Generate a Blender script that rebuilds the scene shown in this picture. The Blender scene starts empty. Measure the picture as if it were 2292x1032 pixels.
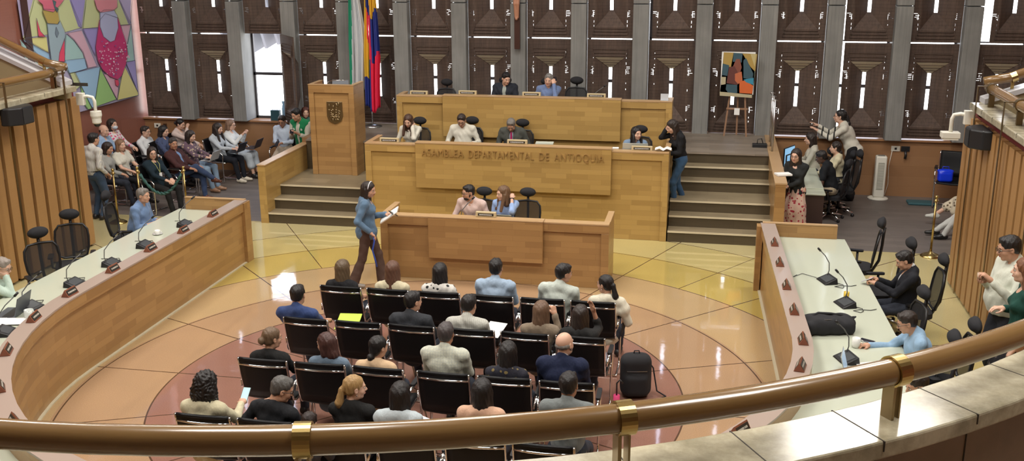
import bpy, math, random
import numpy as np
from mathutils import Matrix, Vector
random.seed(7); np.random.seed(7)
SC = bpy.context.scene
COL = SC.collection
PI = math.pi
rad = math.radians

# ---------------------------------------------------------------- camera
CAM_F, CAM_P, CAM_Y, CAM_R, CAM_H = 2309.9, .2783, .1927, -.00514, 4.9
W_PX, H_PX = 2292, 1032
def cam_basis():
    c, s = math.cos, math.sin
    fwd = np.array([-s(CAM_Y)*c(CAM_P), c(CAM_Y)*c(CAM_P), -s(CAM_P)])
    r = np.array([c(CAM_Y), s(CAM_Y), 0.]); u = np.cross(r, fwd)
    return c(CAM_R)*r+s(CAM_R)*u, -s(CAM_R)*r+c(CAM_R)*u, fwd
CR, CU, CF = cam_basis()
cd = bpy.data.cameras.new('camera'); cam = bpy.data.objects.new('camera', cd); COL.objects.link(cam)
cd.sensor_fit = 'HORIZONTAL'; cd.sensor_width = 36; cd.lens = 36*CAM_F/W_PX; cd.clip_start = .05; cd.clip_end = 200
M = Matrix.Identity(4)
for i in range(3):
    M[i][0], M[i][1], M[i][2] = CR[i], CU[i], -CF[i]
M[2][3] = CAM_H
cam.matrix_world = M
SC.camera = cam
def ray(x, y): return CR*(x-W_PX/2)/CAM_F-CU*(y-H_PX/2)/CAM_F+CF
def at(x, y, z):            # ground-plan position seen at a pixel, at height z
    d = ray(x, y); t = (z-CAM_H)/d[2]; return d[0]*t, d[1]*t
def atY(x, y, Y):
    d = ray(x, y); t = Y/d[1]; return d[0]*t, CAM_H+d[2]*t
def atX(x, y, X):
    d = ray(x, y); t = X/d[0]; return d[1]*t, CAM_H+d[2]*t

# ---------------------------------------------------------------- world, exposure, lights
SC.view_settings.view_transform = 'Standard'; SC.view_settings.look = 'None'
SC.view_settings.gamma = 1; SC.view_settings.use_curve_mapping = False
SC.view_settings.exposure = 0.12
w = bpy.data.worlds.new('world'); SC.world = w; w.use_nodes = True
nt = w.node_tree; nt.nodes.clear()
wo = nt.nodes.new('ShaderNodeOutputWorld'); bg = nt.nodes.new('ShaderNodeBackground')
tc = nt.nodes.new('ShaderNodeTexCoord'); sp = nt.nodes.new('ShaderNodeSeparateXYZ'); cr = nt.nodes.new('ShaderNodeValToRGB')
mr = nt.nodes.new('ShaderNodeMapRange'); mr.inputs[1].default_value = -1; mr.inputs[2].default_value = 1
nt.links.new(tc.outputs['Generated'], sp.inputs[0]); nt.links.new(sp.outputs['Z'], mr.inputs[0])
nt.links.new(mr.outputs[0], cr.inputs[0]); nt.links.new(cr.outputs[0], bg.inputs[0]); nt.links.new(bg.outputs[0], wo.inputs[0])
e = cr.color_ramp.elements
e[0].position = .3; e[0].color = (.85, .84, .80, 1)
e[1].position = .75; e[1].color = (.62, .72, .95, 1)
q = cr.color_ramp.elements.new(.5); q.color = (1, 1, 1, 1)
bg.inputs[1].default_value = 6.0
def area(name, loc, sx, sy, power, color, rot=(0, 0, 0)):
    l = bpy.data.lights.new(name, 'AREA'); l.shape = 'RECTANGLE'; l.size = sx; l.size_y = sy; l.energy = power; l.color = color
    o = bpy.data.objects.new(name, l); o.location = loc; o.rotation_euler = rot; COL.objects.link(o); return o
for i, (x, y) in enumerate([(-8.5, 5), (-3, 5), (2.5, 5), (-8.5, 10), (-3, 10), (2.5, 10), (-8.5, 15), (-3, 15), (2.5, 15)]):
    area('ceiling_lamp', (x, y, 7.9), 2.2, 1.6, 235, (1, .955, .89))

# ---------------------------------------------------------------- object helpers
def tag(o, label=None, cat=None, group=None, kind=None):
    if label: o['label'] = label
    if cat: o['category'] = cat
    if group: o['group'] = group
    if kind: o['kind'] = kind
    return o
def empty(name, loc=(0, 0, 0), rz=0, label=None, cat=None, group=None, parent=None):
    o = bpy.data.objects.new(name, None); o.empty_display_size = .1; o.location = loc; o.rotation_euler = (0, 0, rz); COL.objects.link(o)
    if parent: o.parent = parent
    return tag(o, label, cat, group)
def dup(o, parent=None):
    c = o.copy(); COL.objects.link(c)
    if parent: c.parent = parent
    for ch in KIDS.get(o.name, []):
        dup(ch, c)
    if o.name in KIDS: KIDS[c.name] = [x for x in c.children] if False else KIDS[o.name]
    return c
KIDS = {}
class MB:
    def __init__(s): s.v = []; s.f = []; s.m = []; s.uv = None; s.n = 0
    def add(s, v, f, m=0):
        v = np.asarray(v, float).reshape(-1, 3); s.v.append(v)
        s.f += [tuple(i+s.n for i in q) for q in f]; s.m += [m]*len(f); s.n += len(v); return s
    def box(s, x0, x1, y0, y1, z0, z1, m=0, T=None):
        v = np.array([(x, y, z) for x in (x0, x1) for y in (y0, y1) for z in (z0, z1)], float)
        if T is not None: v = v@np.array(T.to_3x3()).T+np.array(T.translation)
        return s.add(v, [(0, 1, 3, 2), (4, 6, 7, 5), (0, 4, 5, 1), (2, 3, 7, 6), (0, 2, 6, 4), (1, 5, 7, 3)], m)
    def prism(s, poly, h, T=None, m=0):     # polygon in XY extruded along +Z by h
        n = len(poly); p = np.array(poly, float)
        a = sum(p[i][0]*p[(i+1) % n][1]-p[(i+1) % n][0]*p[i][1] for i in range(n))
        if a < 0: p = p[::-1]
        v = np.array([(x, y, 0) for x, y in p]+[(x, y, h) for x, y in p], float)
        if T is not None: v = v@np.array(T.to_3x3()).T+np.array(T.translation)
        f = [tuple(range(n))[::-1], tuple(range(n, 2*n))]+[(i, (i+1) % n, n+(i+1) % n, n+i) for i in range(n)]
        return s.add(v, f, m)
    def tube(s, path, r, n=8, m=0, cap=True, flat=1.0, up=None):
        P = [Vector(p) for p in path]; R = r if isinstance(r, (list, tuple)) else [r]*len(P)
        vs = []; fs = []; pn = None
        for i, p in enumerate(P):
            t = (P[min(i+1, len(P)-1)]-P[max(i-1, 0)]).normalized()
            if pn is None:
                a = Vector(up) if up else (Vector((0, 0, 1)) if abs(t.z) < .9 else Vector((1, 0, 0)))
                pn = (a-t*a.dot(t)).normalized()
            else:
                pn = (pn-t*pn.dot(t)).normalized()
            b = t.cross(pn)
            for k in range(n):
                a = 2*PI*k/n+PI/n
                vs.append(p+pn*(math.cos(a)*R[i])+b*(math.sin(a)*R[i]*flat))
        L = len(P)
        for i in range(L-1):
            for k in range(n):
                k2 = (k+1) % n; fs.append((i*n+k, i*n+k2, (i+1)*n+k2, (i+1)*n+k))
        if cap: fs += [tuple(range(n))[::-1], tuple(range((L-1)*n, L*n))]
        return s.add([tuple(v) for v in vs], fs, m)
    def lathe(s, prof, c=(0, 0, 0), n=20, m=0, T=None):      # prof (r, z)
        vs = [(r*math.cos(2*PI*k/n), r*math.sin(2*PI*k/n), z) for r, z in prof for k in range(n)]; fs = []
        for i in range(len(prof)-1):
            for k in range(n):
                k2 = (k+1) % n; fs.append((i*n+k, i*n+k2, (i+1)*n+k2, (i+1)*n+k))
        fs += [tuple(range(n))[::-1], tuple(range((len(prof)-1)*n, len(prof)*n))]
        v = np.array(vs, float)
        if T is not None: v = v@np.array(T.to_3x3()).T+np.array(T.translation)
        return s.add(v+np.array(c), fs, m)
    def ell(s, c, r, n=12, m=0, T=None):
        prof = [(max(1e-4, math.sin(PI*i/n)), -math.cos(PI*i/n)) for i in range(n+1)]
        v = np.array([(a*math.cos(2*PI*k/n), a*math.sin(2*PI*k/n), z) for a, z in prof for k in range(n)])*np.array(r)
        fs = [(i*n+k, i*n+(k+1) % n, (i+1)*n+(k+1) % n, (i+1)*n+k) for i in range(n) for k in range(n)]
        if T is not None: v = v@np.array(T.to_3x3()).T
        return s.add(v+np.array(c), fs, m)
    def mesh(s, name, mats, smooth=False, uvf=None):
        me = bpy.data.meshes.new(name); V = np.concatenate(s.v)
        me.from_pydata(V.tolist(), [], s.f)
        for mt in (mats if isinstance(mats, (list, tuple)) else [mats]): me.materials.append(mt)
        me.polygons.foreach_set('material_index', s.m)
        if smooth: me.polygons.foreach_set('use_smooth', [True]*len(s.f))
        me.update()
        uv = me.uv_layers.new(name='UVMap')
        for p in me.polygons:
            nx, ny, nz = abs(p.normal.x), abs(p.normal.y), abs(p.normal.z)
            for li in p.loop_indices:
                c = me.vertices[me.loops[li].vertex_index].co
                if uvf: uv.data[li].uv = uvf(c, p.normal)
                elif nz >= nx and nz >= ny: uv.data[li].uv = (c.x, c.y)
                elif ny >= nx: uv.data[li].uv = (c.x, c.z)
                else: uv.data[li].uv = (c.y, c.z)
        return me
    def build(s, name, mats, parent=None, smooth=False, bevel=0, uvf=None, loc=None, rz=0):
        o = bpy.data.objects.new(name, s.mesh(name, mats, smooth, uvf)); COL.objects.link(o)
        if parent: o.parent = parent; KIDS.setdefault(parent.name, []).append(o)
        if loc: o.location = loc
        if rz: o.rotation_euler = (0, 0, rz)
        if bevel:
            b = o.modifiers.new('bevel', 'BEVEL'); b.width = bevel; b.segments = 2; b.limit_method = 'ANGLE'
        if smooth == 'auto':
            pass
        return o
def struct(name, mb, mats, **k):
    o = mb.build(name, mats, **k); o['kind'] = 'structure'; return o
def TRS(loc=(0, 0, 0), rx=0, ry=0, rz=0):
    return Matrix.Translation(loc)@Matrix.Rotation(rz, 4, 'Z')@Matrix.Rotation(ry, 4, 'Y')@Matrix.Rotation(rx, 4, 'X')

# ---------------------------------------------------------------- materials
MATS = {}
def nm(name):
    m = bpy.data.materials.new(name); m.use_nodes = True
    return m, m.node_tree, m.node_tree.nodes['Principled BSDF']
def plain(name, col, rough=.5, metal=0, spec=.5, bump=0, bscale=200, coat=0, emit=None, estr=0):
    if name in MATS: return MATS[name]
    m, t, b = nm(name)
    b.inputs['Base Color'].default_value = (*col, 1); b.inputs['Roughness'].default_value = rough; b.inputs['Metallic'].default_value = metal
    b.inputs['Specular IOR Level'].default_value = spec; b.inputs['Coat Weight'].default_value = coat
    if emit: b.inputs['Emission Color'].default_value = (*emit, 1); b.inputs['Emission Strength'].default_value = estr
    if bump:
        n = t.nodes.new('ShaderNodeTexNoise'); n.inputs['Scale'].default_value = bscale; bp = t.nodes.new('ShaderNodeBump')
        bp.inputs['Strength'].default_value = bump; bp.inputs['Distance'].default_value = .01
        tcn = t.nodes.new('ShaderNodeTexCoord'); t.links.new(tcn.outputs['Object'], n.inputs['Vector'])
        t.links.new(n.outputs[0], bp.inputs['Height']); t.links.new(bp.outputs[0], b.inputs['Normal'])
    MATS[name] = m; return m
def N(t, kind, **k):
    n = t.nodes.new(kind)
    for a, v in k.items(): setattr(n, a, v)
    return n
def mth(t, op, a, b=None, c=None):
    n = t.nodes.new('ShaderNodeMath'); n.operation = op
    for i, v in enumerate((a, b, c)):
        if v is None: continue
        if isinstance(v, (int, float)): n.inputs[i].default_value = v
        else: t.links.new(v, n.inputs[i])
    return n.outputs[0]
def mixc(t, fac, a, b, mode='MIX'):
    n = t.nodes.new('ShaderNodeMix'); n.data_type = 'RGBA'; n.blend_type = mode
    for i, v in ((0, fac), (6, a), (7, b)):
        if isinstance(v, (int, float)): n.inputs[i].default_value = v
        elif isinstance(v, tuple): n.inputs[i].default_value = (*v, 1)
        else: t.links.new(v, n.inputs[i])
    return n.outputs[2]
def mapping(t, src, scale, loc=(0, 0, 0)):
    mp = t.nodes.new('ShaderNodeMapping'); mp.inputs['Scale'].default_value = scale; mp.inputs['Location'].default_value = loc
    t.links.new(src, mp.inputs[0]); return mp.outputs[0]
def noise(t, vec, scale, detail=3, rough=.5):
    n = t.nodes.new('ShaderNodeTexNoise'); n.inputs['Scale'].default_value = scale; n.inputs['Detail'].default_value = detail; n.inputs['Roughness'].default_value = rough
    t.links.new(vec, n.inputs['Vector']); return n.outputs[0]
def stave(name, c1, c2, c3, bw=.5, bh=.085, rough=.3, seam=.0):
    """planks glued side by side: brick pattern in metres on the UV map plus grain"""
    m, t, b = nm(name); tc = N(t, 'ShaderNodeTexCoord'); uv = tc.outputs['UV']
    br = N(t, 'ShaderNodeTexBrick'); br.offset = .37; br.offset_frequency = 2; br.squash = .7; br.squash_frequency = 3
    t.links.new(uv, br.inputs['Vector'])
    br.inputs['Scale'].default_value = 1; br.inputs['Brick Width'].default_value = bw; br.inputs['Row Height'].default_value = bh
    br.inputs['Mortar Size'].default_value = .0012; br.inputs['Mortar Smooth'].default_value = .3; br.inputs['Bias'].default_value = -.15
    br.inputs['Color1'].default_value = (*c1, 1); br.inputs['Color2'].default_value = (*c2, 1); br.inputs['Mortar'].default_value = (c2[0]*.55, c2[1]*.5, c2[2]*.45, 1)
    g = noise(t, mapping(t, uv, (2.2, 45, 1)), 1.6, 5, .6)
    g2 = noise(t, mapping(t, uv, (.8, 3, 1)), 1.3, 2)
    col = mixc(t, mth(t, 'MULTIPLY', g, .55), br.outputs[0], c3)
    col = mixc(t, mth(t, 'MULTIPLY', g2, .35), col, c1)
    t.links.new(col, b.inputs['Base Color']); b.inputs['Roughness'].default_value = rough
    bp = N(t, 'ShaderNodeBump'); bp.inputs['Strength'].default_value = .08; bp.inputs['Distance'].default_value = .004
    t.links.new(g, bp.inputs['Height']); t.links.new(bp.outputs[0], b.inputs['Normal'])
    MATS[name] = m; return m
OAK = stave('oak_staves', (.50, .325, .11), (.29, .172, .052), (.37, .225, .072))
OAKR = stave('oak_staves_reddish', (.42, .245, .095), (.245, .13, .05), (.31, .17, .062))
OAKEDGE = stave('oak_edge', (.50, .33, .17), (.42, .26, .125), (.40, .24, .11), bw=1.2, bh=.3, rough=.35)
SLAT = stave('slat_wood', (.44, .245, .095), (.36, .19, .07), (.29, .145, .05), bw=9, bh=9, rough=.4)
WAIN = stave('wainscot_wood', (.34, .185, .09), (.27, .14, .066), (.24, .12, .055), bw=1.8, bh=.2, rough=.35)
CHROME = plain('chrome', (.75, .75, .76), .12, 1)
BRASS = plain('brass', (.50, .37, .15), .27, 1)
BRONZE = plain('aged_brass', (.30, .23, .13), .35, 1)
STEEL = plain('brushed_steel', (.55, .55, .56), .3, 1)
BLACKP = plain('black_plastic', (.012, .012, .014), .4)
BLACKL = plain('black_leather', (.005, .005, .006), .45, spec=.25, bump=.15, bscale=400)
BLACKF = plain('black_fabric', (.012, .012, .015), .85, bump=.3, bscale=600)
WHITEP = plain('white_plastic', (.72, .70, .62), .4)
PAPER = plain('paper', (.82, .82, .80), .7)
CREAMTOP = plain('pale_laminate', (.50, .53, .43), .11, bump=.02, bscale=8)
REDW = plain('dark_red_paint', (.16, .018, .022), .5)
SCREEN = plain('laptop_screen', (.05, .07, .1), .2, emit=(.5, .65, .8), estr=.6)

def mat_floor():
    m, t, b = nm('terrazzo'); tc = N(t, 'ShaderNodeTexCoord'); sep = N(t, 'ShaderNodeSeparateXYZ'); t.links.new(tc.outputs['Object'], sep.inputs[0])
    X = mth(t, 'SUBTRACT', sep.outputs[0], -3.05); Y = mth(t, 'SUBTRACT', sep.outputs[1], 10.2)
    R = mth(t, 'SQRT', mth(t, 'ADD', mth(t, 'MULTIPLY', X, X), mth(t, 'MULTIPLY', Y, Y)))
    ramp = N(t, 'ShaderNodeValToRGB'); ramp.color_ramp.interpolation = 'CONSTANT'
    t.links.new(mth(t, 'DIVIDE', R, 10.), ramp.inputs[0])
    cols = [(0, (.30, .155, .12)), (.292, (.41, .265, .16)), (.387, (.48, .34, .185)), (.487, (.50, .385, .12)), (.587, (.54, .455, .20)), (.687, (.54, .47, .25))]
    el = ramp.color_ramp.elements
    el[0].position = 0; el[0].color = (*cols[0][1], 1); el[1].position = cols[1][0]; el[1].color = (*cols[1][1], 1)
    for p, c in cols[2:]: x = el.new(p); x.color = (*c, 1)
    speck = noise(t, tc.outputs['Object'], 90, 2, .7); big = noise(t, tc.outputs['Object'], 1.1, 3)
    c = mixc(t, 1.0, ramp.outputs[0], mixc(t, speck, (.62, .6, .55), (1.25, 1.25, 1.25)), 'MULTIPLY')
    c = mixc(t, 1.0, c, mixc(t, big, (.85, .86, .88), (1.12, 1.1, 1.05)), 'MULTIPLY')
    # seams: rings and radial joints
    ang = mth(t, 'ARCTAN2', Y, X)
    def line(v, w): return mth(t, 'LESS_THAN', mth(t, 'ABSOLUTE', v), w)
    rad1 = mth(t, 'SUBTRACT', mth(t, 'FRACT', mth(t, 'ADD', mth(t, 'DIVIDE', ang, PI/8), .5)), .5)
    seam = mth(t, 'LESS_THAN', mth(t, 'MULTIPLY', mth(t, 'ABSOLUTE', mth(t, 'MULTIPLY', rad1, PI/8)), R), .009)
    rad2 = mth(t, 'SUBTRACT', mth(t, 'FRACT', mth(t, 'DIVIDE', ang, PI/8)), .5)
    s2 = mth(t, 'MULTIPLY', mth(t, 'LESS_THAN', mth(t, 'MULTIPLY', mth(t, 'ABSOLUTE', mth(t, 'MULTIPLY', rad2, PI/8)), R), .007), mth(t, 'GREATER_THAN', R, 4.87))
    seam = mth(t, 'MAXIMUM', seam, s2)
    for r in (2.92, 3.87, 4.87, 5.87, 6.87): seam = mth(t, 'MAXIMUM', seam, line(mth(t, 'SUBTRACT', R, r), .009))
    c = mixc(t, seam, c, (.09, .05, .03))
    t.links.new(c, b.inputs['Base Color'])
    rg = mth(t, 'ADD', mth(t, 'MULTIPLY', noise(t, tc.outputs['Object'], 3, 4), .07), .015)
    t.links.new(rg, b.inputs['Roughness']); b.inputs['Specular IOR Level'].default_value = .75
    bp = N(t, 'ShaderNodeBump'); bp.inputs['Strength'].default_value = .03; bp.inputs['Distance'].default_value = .02
    t.links.new(noise(t, tc.outputs['Object'], 5, 2), bp.inputs['Height']); t.links.new(bp.outputs[0], b.inputs['Normal'])
    return m
TERR = mat_floor()
def mat_planks(name, c1, c2, bw=1.2, bh=.18, rough=.5, contrast=.7):
    m, t, b = nm(name); tc = N(t, 'ShaderNodeTexCoord'); uv = tc.outputs['UV']
    br = N(t, 'ShaderNodeTexBrick'); br.offset = .43; t.links.new(uv, br.inputs['Vector'])
    br.inputs['Scale'].default_value = 1; br.inputs['Brick Width'].default_value = bw; br.inputs['Row Height'].default_value = bh
    br.inputs['Mortar Size'].default_value = .001; br.inputs['Color1'].default_value = (*c1, 1); br.inputs['Color2'].default_value = (*c2, 1); br.inputs['Mortar'].default_value = (*[x*.6 for x in c2], 1)
    g = noise(t, mapping(t, uv, (1.2, 14, 1)), 2, 5, .65)
    t.links.new(mixc(t, 1., br.outputs[0], mixc(t, g, (1-contrast*.6,)*3, (1+contrast*.6,)*3), 'MULTIPLY'), b.inputs['Base Color'])
    b.inputs['Roughness'].default_value = rough; MATS[name] = m; return m
VINYL = mat_planks('grey_plank_vinyl', (.17, .145, .13), (.13, .11, .10))
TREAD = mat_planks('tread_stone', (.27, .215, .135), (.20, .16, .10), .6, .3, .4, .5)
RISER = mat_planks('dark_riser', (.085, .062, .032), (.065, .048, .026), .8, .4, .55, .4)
STAGE = mat_planks('stage_planks', (.26, .215, .17), (.19, .155, .12), .8, .16, .5, .6)
REDPANEL = mat_planks('red_wood_panels', (.31, .125, .09), (.27, .105, .075), .62, 1.2, .35, .2)
def mat_conc(name, c1, c2, rough=.85, sx=38, sz=1.1):
    m, t, b = nm(name); tc = N(t, 'ShaderNodeTexCoord'); ob = tc.outputs['Object']
    g = noise(t, mapping(t, ob, (sx, sx, sz)), 1.0, 6, .65); g2 = noise(t, ob, 1.7, 4)
    c = mixc(t, g, c1, c2); c = mixc(t, 1., c, mixc(t, g2, (.6, .6, .6), (1.35, 1.35, 1.35)), 'MULTIPLY')
    t.links.new(c, b.inputs['Base Color']); b.inputs['Roughness'].default_value = rough
    bp = N(t, 'ShaderNodeBump'); bp.inputs['Strength'].default_value = .15; bp.inputs['Distance'].default_value = .004
    t.links.new(g, bp.inputs['Height']); t.links.new(bp.outputs[0], b.inputs['Normal']); MATS[name] = m; return m
CONC = mat_conc('board_marked_concrete', (.13, .133, .13), (.31, .305, .285))
def mat_shutter():
    m, t, b = nm('dark_formed_timber'); tc = N(t, 'ShaderNodeTexCoord'); uv = tc.outputs['UV']
    br = N(t, 'ShaderNodeTexBrick'); t.links.new(uv, br.inputs['Vector'])
    br.inputs['Scale'].default_value = 1; br.inputs['Brick Width'].default_value = .34; br.inputs['Row Height'].default_value = .062
    br.inputs['Mortar Size'].default_value = .003; br.inputs['Color1'].default_value = (.085, .059, .045, 1); br.inputs['Color2'].default_value = (.076, .052, .040, 1); br.inputs['Mortar'].default_value = (.050, .032, .025, 1)
    g = noise(t, mapping(t, tc.outputs['Object'], (26, 26, 2.5)), 1., 5, .65); g5 = noise(t, tc.outputs['Object'], 2.5, 3)
    c = mixc(t, 1., br.outputs[0], mixc(t, g, (.35, .32, .32), (1.7, 1.65, 1.6)), 'MULTIPLY'); c = mixc(t, 1., c, mixc(t, g5, (.6, .55, .6), (1.5, 1.45, 1.35)), 'MULTIPLY')
    t.links.new(c, b.inputs['Base Color']); b.inputs['Roughness'].default_value = .7
    bp = N(t, 'ShaderNodeBump'); bp.inputs['Strength'].default_value = .4; bp.inputs['Distance'].default_value = .01
    t.links.new(br.outputs[1], bp.inputs['Height']); bp.invert = True; t.links.new(bp.outputs[0], b.inputs['Normal']); return m
SHUT = mat_shutter()
HOOD_UPLIT = mat_planks('hood_painted_uplight', (.66, .58, .42), (.56, .49, .35), .3, .06, .8, .3)  # warm light from below, painted into the colour of each funnel's top slope
def mat_marble():
    m, t, b = nm('coping_marble'); tc = N(t, 'ShaderNodeTexCoord'); ob = tc.outputs['Object']
    v = noise(t, ob, 2.2, 8, .7); v2 = noise(t, mapping(t, ob, (1, 1.6, 1)), 6, 6, .6)
    ramp = N(t, 'ShaderNodeValToRGB'); t.links.new(v, ramp.inputs[0]); el = ramp.color_ramp.elements
    el[0].position = .38; el[0].color = (.27, .24, .16, 1); el[1].position = .62; el[1].color = (.50, .46, .34, 1)
    c = mixc(t, 1., ramp.outputs[0], mixc(t, v2, (.6, .6, .62), (1.35, 1.33, 1.3)), 'MULTIPLY')
    t.links.new(c, b.inputs['Base Color']); b.inputs['Roughness'].default_value = .16; b.inputs['Specular IOR Level'].default_value = .6; return m
MARBLE = mat_marble()
def mat_rail():
    m, t, b = nm('varnished_handrail'); tc = N(t, 'ShaderNodeTexCoord'); uv = tc.outputs['UV']
    g = noise(t, mapping(t, uv, (1.3, 22, 1)), 1.5, 6, .65); g2 = noise(t, mapping(t, uv, (.7, 5, 1)), 1.1, 3)
    c = mixc(t, g, (.15, .080, .026), (.31, .19, .072)); c = mixc(t, mth(t, 'MULTIPLY', g2, .5), c, (.11, .045, .016))
    t.links.new(c, b.inputs['Base Color']); b.inputs['Roughness'].default_value = .24; b.inputs['Coat Weight'].default_value = .5; b.inputs['Coat Roughness'].default_value = .1; return m
RAILW = mat_rail()
def mat_glass():
    m = bpy.data.materials.new('window_glass'); m.use_nodes = True; t = m.node_tree; t.nodes.clear()
    o = N(t, 'ShaderNodeOutputMaterial'); mx = N(t, 'ShaderNodeMixShader'); tr = N(t, 'ShaderNodeBsdfTransparent'); gl = N(t, 'ShaderNodeBsdfGlossy')
    gl.inputs['Roughness'].default_value = .02; mx.inputs[0].default_value = .07
    t.links.new(tr.outputs[0], mx.inputs[1]); t.links.new(gl.outputs[0], mx.inputs[2]); t.links.new(mx.outputs[0], o.inputs[0]); return m
GLASS = mat_glass()

# ================================================================ THE SETTING
CXC, CYC = -3.05, 10.2           # centre of the oval hall
YF = 20.5                        # facade plane
mb = MB(); mb.box(-12.3, 10, -6, 16.64, -.1, 0); struct('floor', mb, TERR)
mb = MB(); mb.box(-12.3, 10, 16.64, 20.9, -.1, 0.001); struct('floor_carpet_area', mb, VINYL).name = 'floor_vinyl'
mb = MB(); mb.box(-12.5, 10.2, -6, 21, 8.0, 8.2); struct('ceiling', mb, plain('ceiling_paint', (.5, .48, .45), .9))
mb = MB(); mb.box(-12.45, -12.2, -6, 20.9, 0, 8.0); struct('wall_left', mb, REDPANEL)
mb = MB(); mb.box(10, 10.2, -6, 20.9, 0, 8.0); struct('wall_right', mb, REDPANEL)
mb = MB(); mb.box(-12.45, 10.2, -6.2, -6, 0, 8.0); struct('wall_rear', mb, plain('rear_wall_paint', (.35, .25, .18), .8))
# facade: sill wall, lintel over the shutters, columns
SILL = 1.12
mb = MB(); mb.box(-12.2, 10, 20.5, 20.9, 0, SILL-.02); struct('wall_back', mb, WAIN)
mb = MB(); mb.box(-12.2, 10, 20.44, 20.9, SILL-.035, SILL); struct('trim_1', mb, plain('sill_wood', (.30, .15, .07), .4))
mb = MB(); mb.box(-12.2, 10, 20.55, 20.9, 6.6, 8.0); struct('wall_upper_back', mb, CONC).name = 'wall_back_upper'
PITCH = 1.205
colx = [-5.03+PITCH*k for k in range(-5, 12)]
for i, x in enumerate(colx):
    mb = MB(); a = .15
    mb.box(x-a, x+a, 20.30, 20.85, SILL, 3.62); mb.box(x-a, x+a, 20.30, 20.85, 3.635, 6.6)
    struct('trim_%d' % (i+2), mb, CONC, bevel=.012)

def rect_grid_plate(mbd, us, vs, holes, y0, y1, uo, vo, m=0):
    """flat plate of rectangular cells with real rectangular openings cut through it"""
    U = sorted(set(us)); V = sorted(set(vs)); nu, nv = len(U), len(V)
    solid = np.ones((nu-1, nv-1), bool)
    for (a, b, c, d) in holes:
        for i in range(nu-1):
            for j in range(nv-1):
                if U[i] >= a-1e-6 and U[i+1] <= b+1e-6 and V[j] >= c-1e-6 and V[j+1] <= d+1e-6: solid[i, j] = False
    verts = []; idx = {}
    def vid(i, j, k):
        if (i, j, k) not in idx: idx[(i, j, k)] = len(verts); verts.append((U[i]+uo, y0 if k == 0 else y1, V[j]+vo))
        return idx[(i, j, k)]
    F = []
    S = lambda i, j: 0 <= i < nu-1 and 0 <= j < nv-1 and solid[i, j]
    for i in range(nu-1):
        for j in range(nv-1):
            if not solid[i, j]: continue
            F.append((vid(i, j, 0), vid(i+1, j, 0), vid(i+1, j+1, 0), vid(i, j+1, 0)))
            F.append((vid(i, j, 1), vid(i, j+1, 1), vid(i+1, j+1, 1), vid(i+1, j, 1)))
            if not S(i-1, j): F.append((vid(i, j, 0), vid(i, j+1, 0), vid(i, j+1, 1), vid(i, j, 1)))
            if not S(i+1, j): F.append((vid(i+1, j, 0), vid(i+1, j, 1), vid(i+1, j+1, 1), vid(i+1, j+1, 0)))
            if not S(i, j-1): F.append((vid(i, j, 0), vid(i, j, 1), vid(i+1, j, 1), vid(i+1, j, 0)))
            if not S(i, j+1): F.append((vid(i, j+1, 0), vid(i+1, j+1, 0), vid(i+1, j+1, 1), vid(i, j+1, 1)))
    mbd.add(verts, F, m)
def shutter_mesh(seed, wd=.86, ht=1.788):
    rnd = random.Random(seed); mb = MB(); h = wd/2
    holes = [(-.29, .29, .22, 1.44)]
    for s in (-1, 1):
        for base, cnt in ((1.12, 5), (.42, 4)):
            for k in range(cnt):
                v = base+k*.032+rnd.random()*.008; a = rnd.choice((.315, .33, .345)); b = a+rnd.choice((.045, .07, .07, .03))
                holes.append((min(s*a, s*b), max(s*a, s*b), v, v+.0065))
            a = .315+.03*rnd.random(); holes.append((min(s*a, s*(a+.008)), max(s*a, s*(a+.006)), base-.015, base+.09))
        u = s*.325
        for v in (1.30, 1.42, 1.50, .92, .80, .30, .22):
            if rnd.random() < .8: holes.append((u-.0035, u+.0035, v, v+.02+.03*rnd.random()))
    us = [-h, h]+[q for o in holes for q in o[:2]]; vs = [0, ht]+[q for o in holes for q in o[2:]]
    us = [round(q, 4) for q in us]; vs = [round(q, 4) for q in vs]; holes = [tuple(round(q, 4) for q in o) for o in holes]
    rect_grid_plate(mb, us, vs, holes, 0, .03, 0, 0)
    # raised frame bands and stepped mouldings
    for (a, c, d, dp) in ((.42, .03, 1.74, .02),):
        pass
    for k, (vv, hw) in enumerate(((.19, .30), (.13, .32), (.07, .34), (1.47, .30), (1.53, .32), (1.60, .34))):
        mb.box(-hw, hw, -.018, .001, vv-.008, vv+.008)
        mb.box(-hw-.008, -hw+.008, -.018, .001, min(vv, vv+(.09 if vv < 1 else -.09)), max(vv, vv+(.09 if vv < 1 else -.09)))
        mb.box(hw-.008, hw+.008, -.018, .001, min(vv, vv+(.09 if vv < 1 else -.09)), max(vv, vv+(.09 if vv < 1 else -.09)))
    # funnel: mouth 0.58 x 1.22 narrowing to a tall slot 0.065 x 0.68, 0.2 deep
    A = [(-.29, .22), (.29, .22), (.29, 1.44), (-.29, 1.44)]; B = [(-.033, .53), (.033, .53), (.033, 1.22), (-.033, 1.22)]
    D = .20
    v = [(x, 0, z) for x, z in A]+[(x, D, z) for x, z in B]+[(x, .03, z) for x, z in A]+[(x*1.6, D+.015, z) for x, z in B]
    f = []
    for i in range(4):
        j = (i+1) % 4
        if i != 2: f.append((i, 4+i, 4+j, j))
        f.append((8+i, 8+j, 12+j, 12+i)); f.append((4+i, 12+i, 12+j, 4+j))
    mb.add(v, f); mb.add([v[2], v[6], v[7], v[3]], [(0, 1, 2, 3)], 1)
    # courses on the hood and the sides of the funnel
    for k in range(1, 4):
        tt = k/4; z = 1.44+(1.22-1.44)*tt; hw = .29+(.033-.29)*tt; y = D*tt
        mb.box(-hw, hw, y-.012, y-.002, z-.004, z+.004)
    mb.box(-.004, .004, .03, D, 1.24, 1.25)
    return mb
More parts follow.
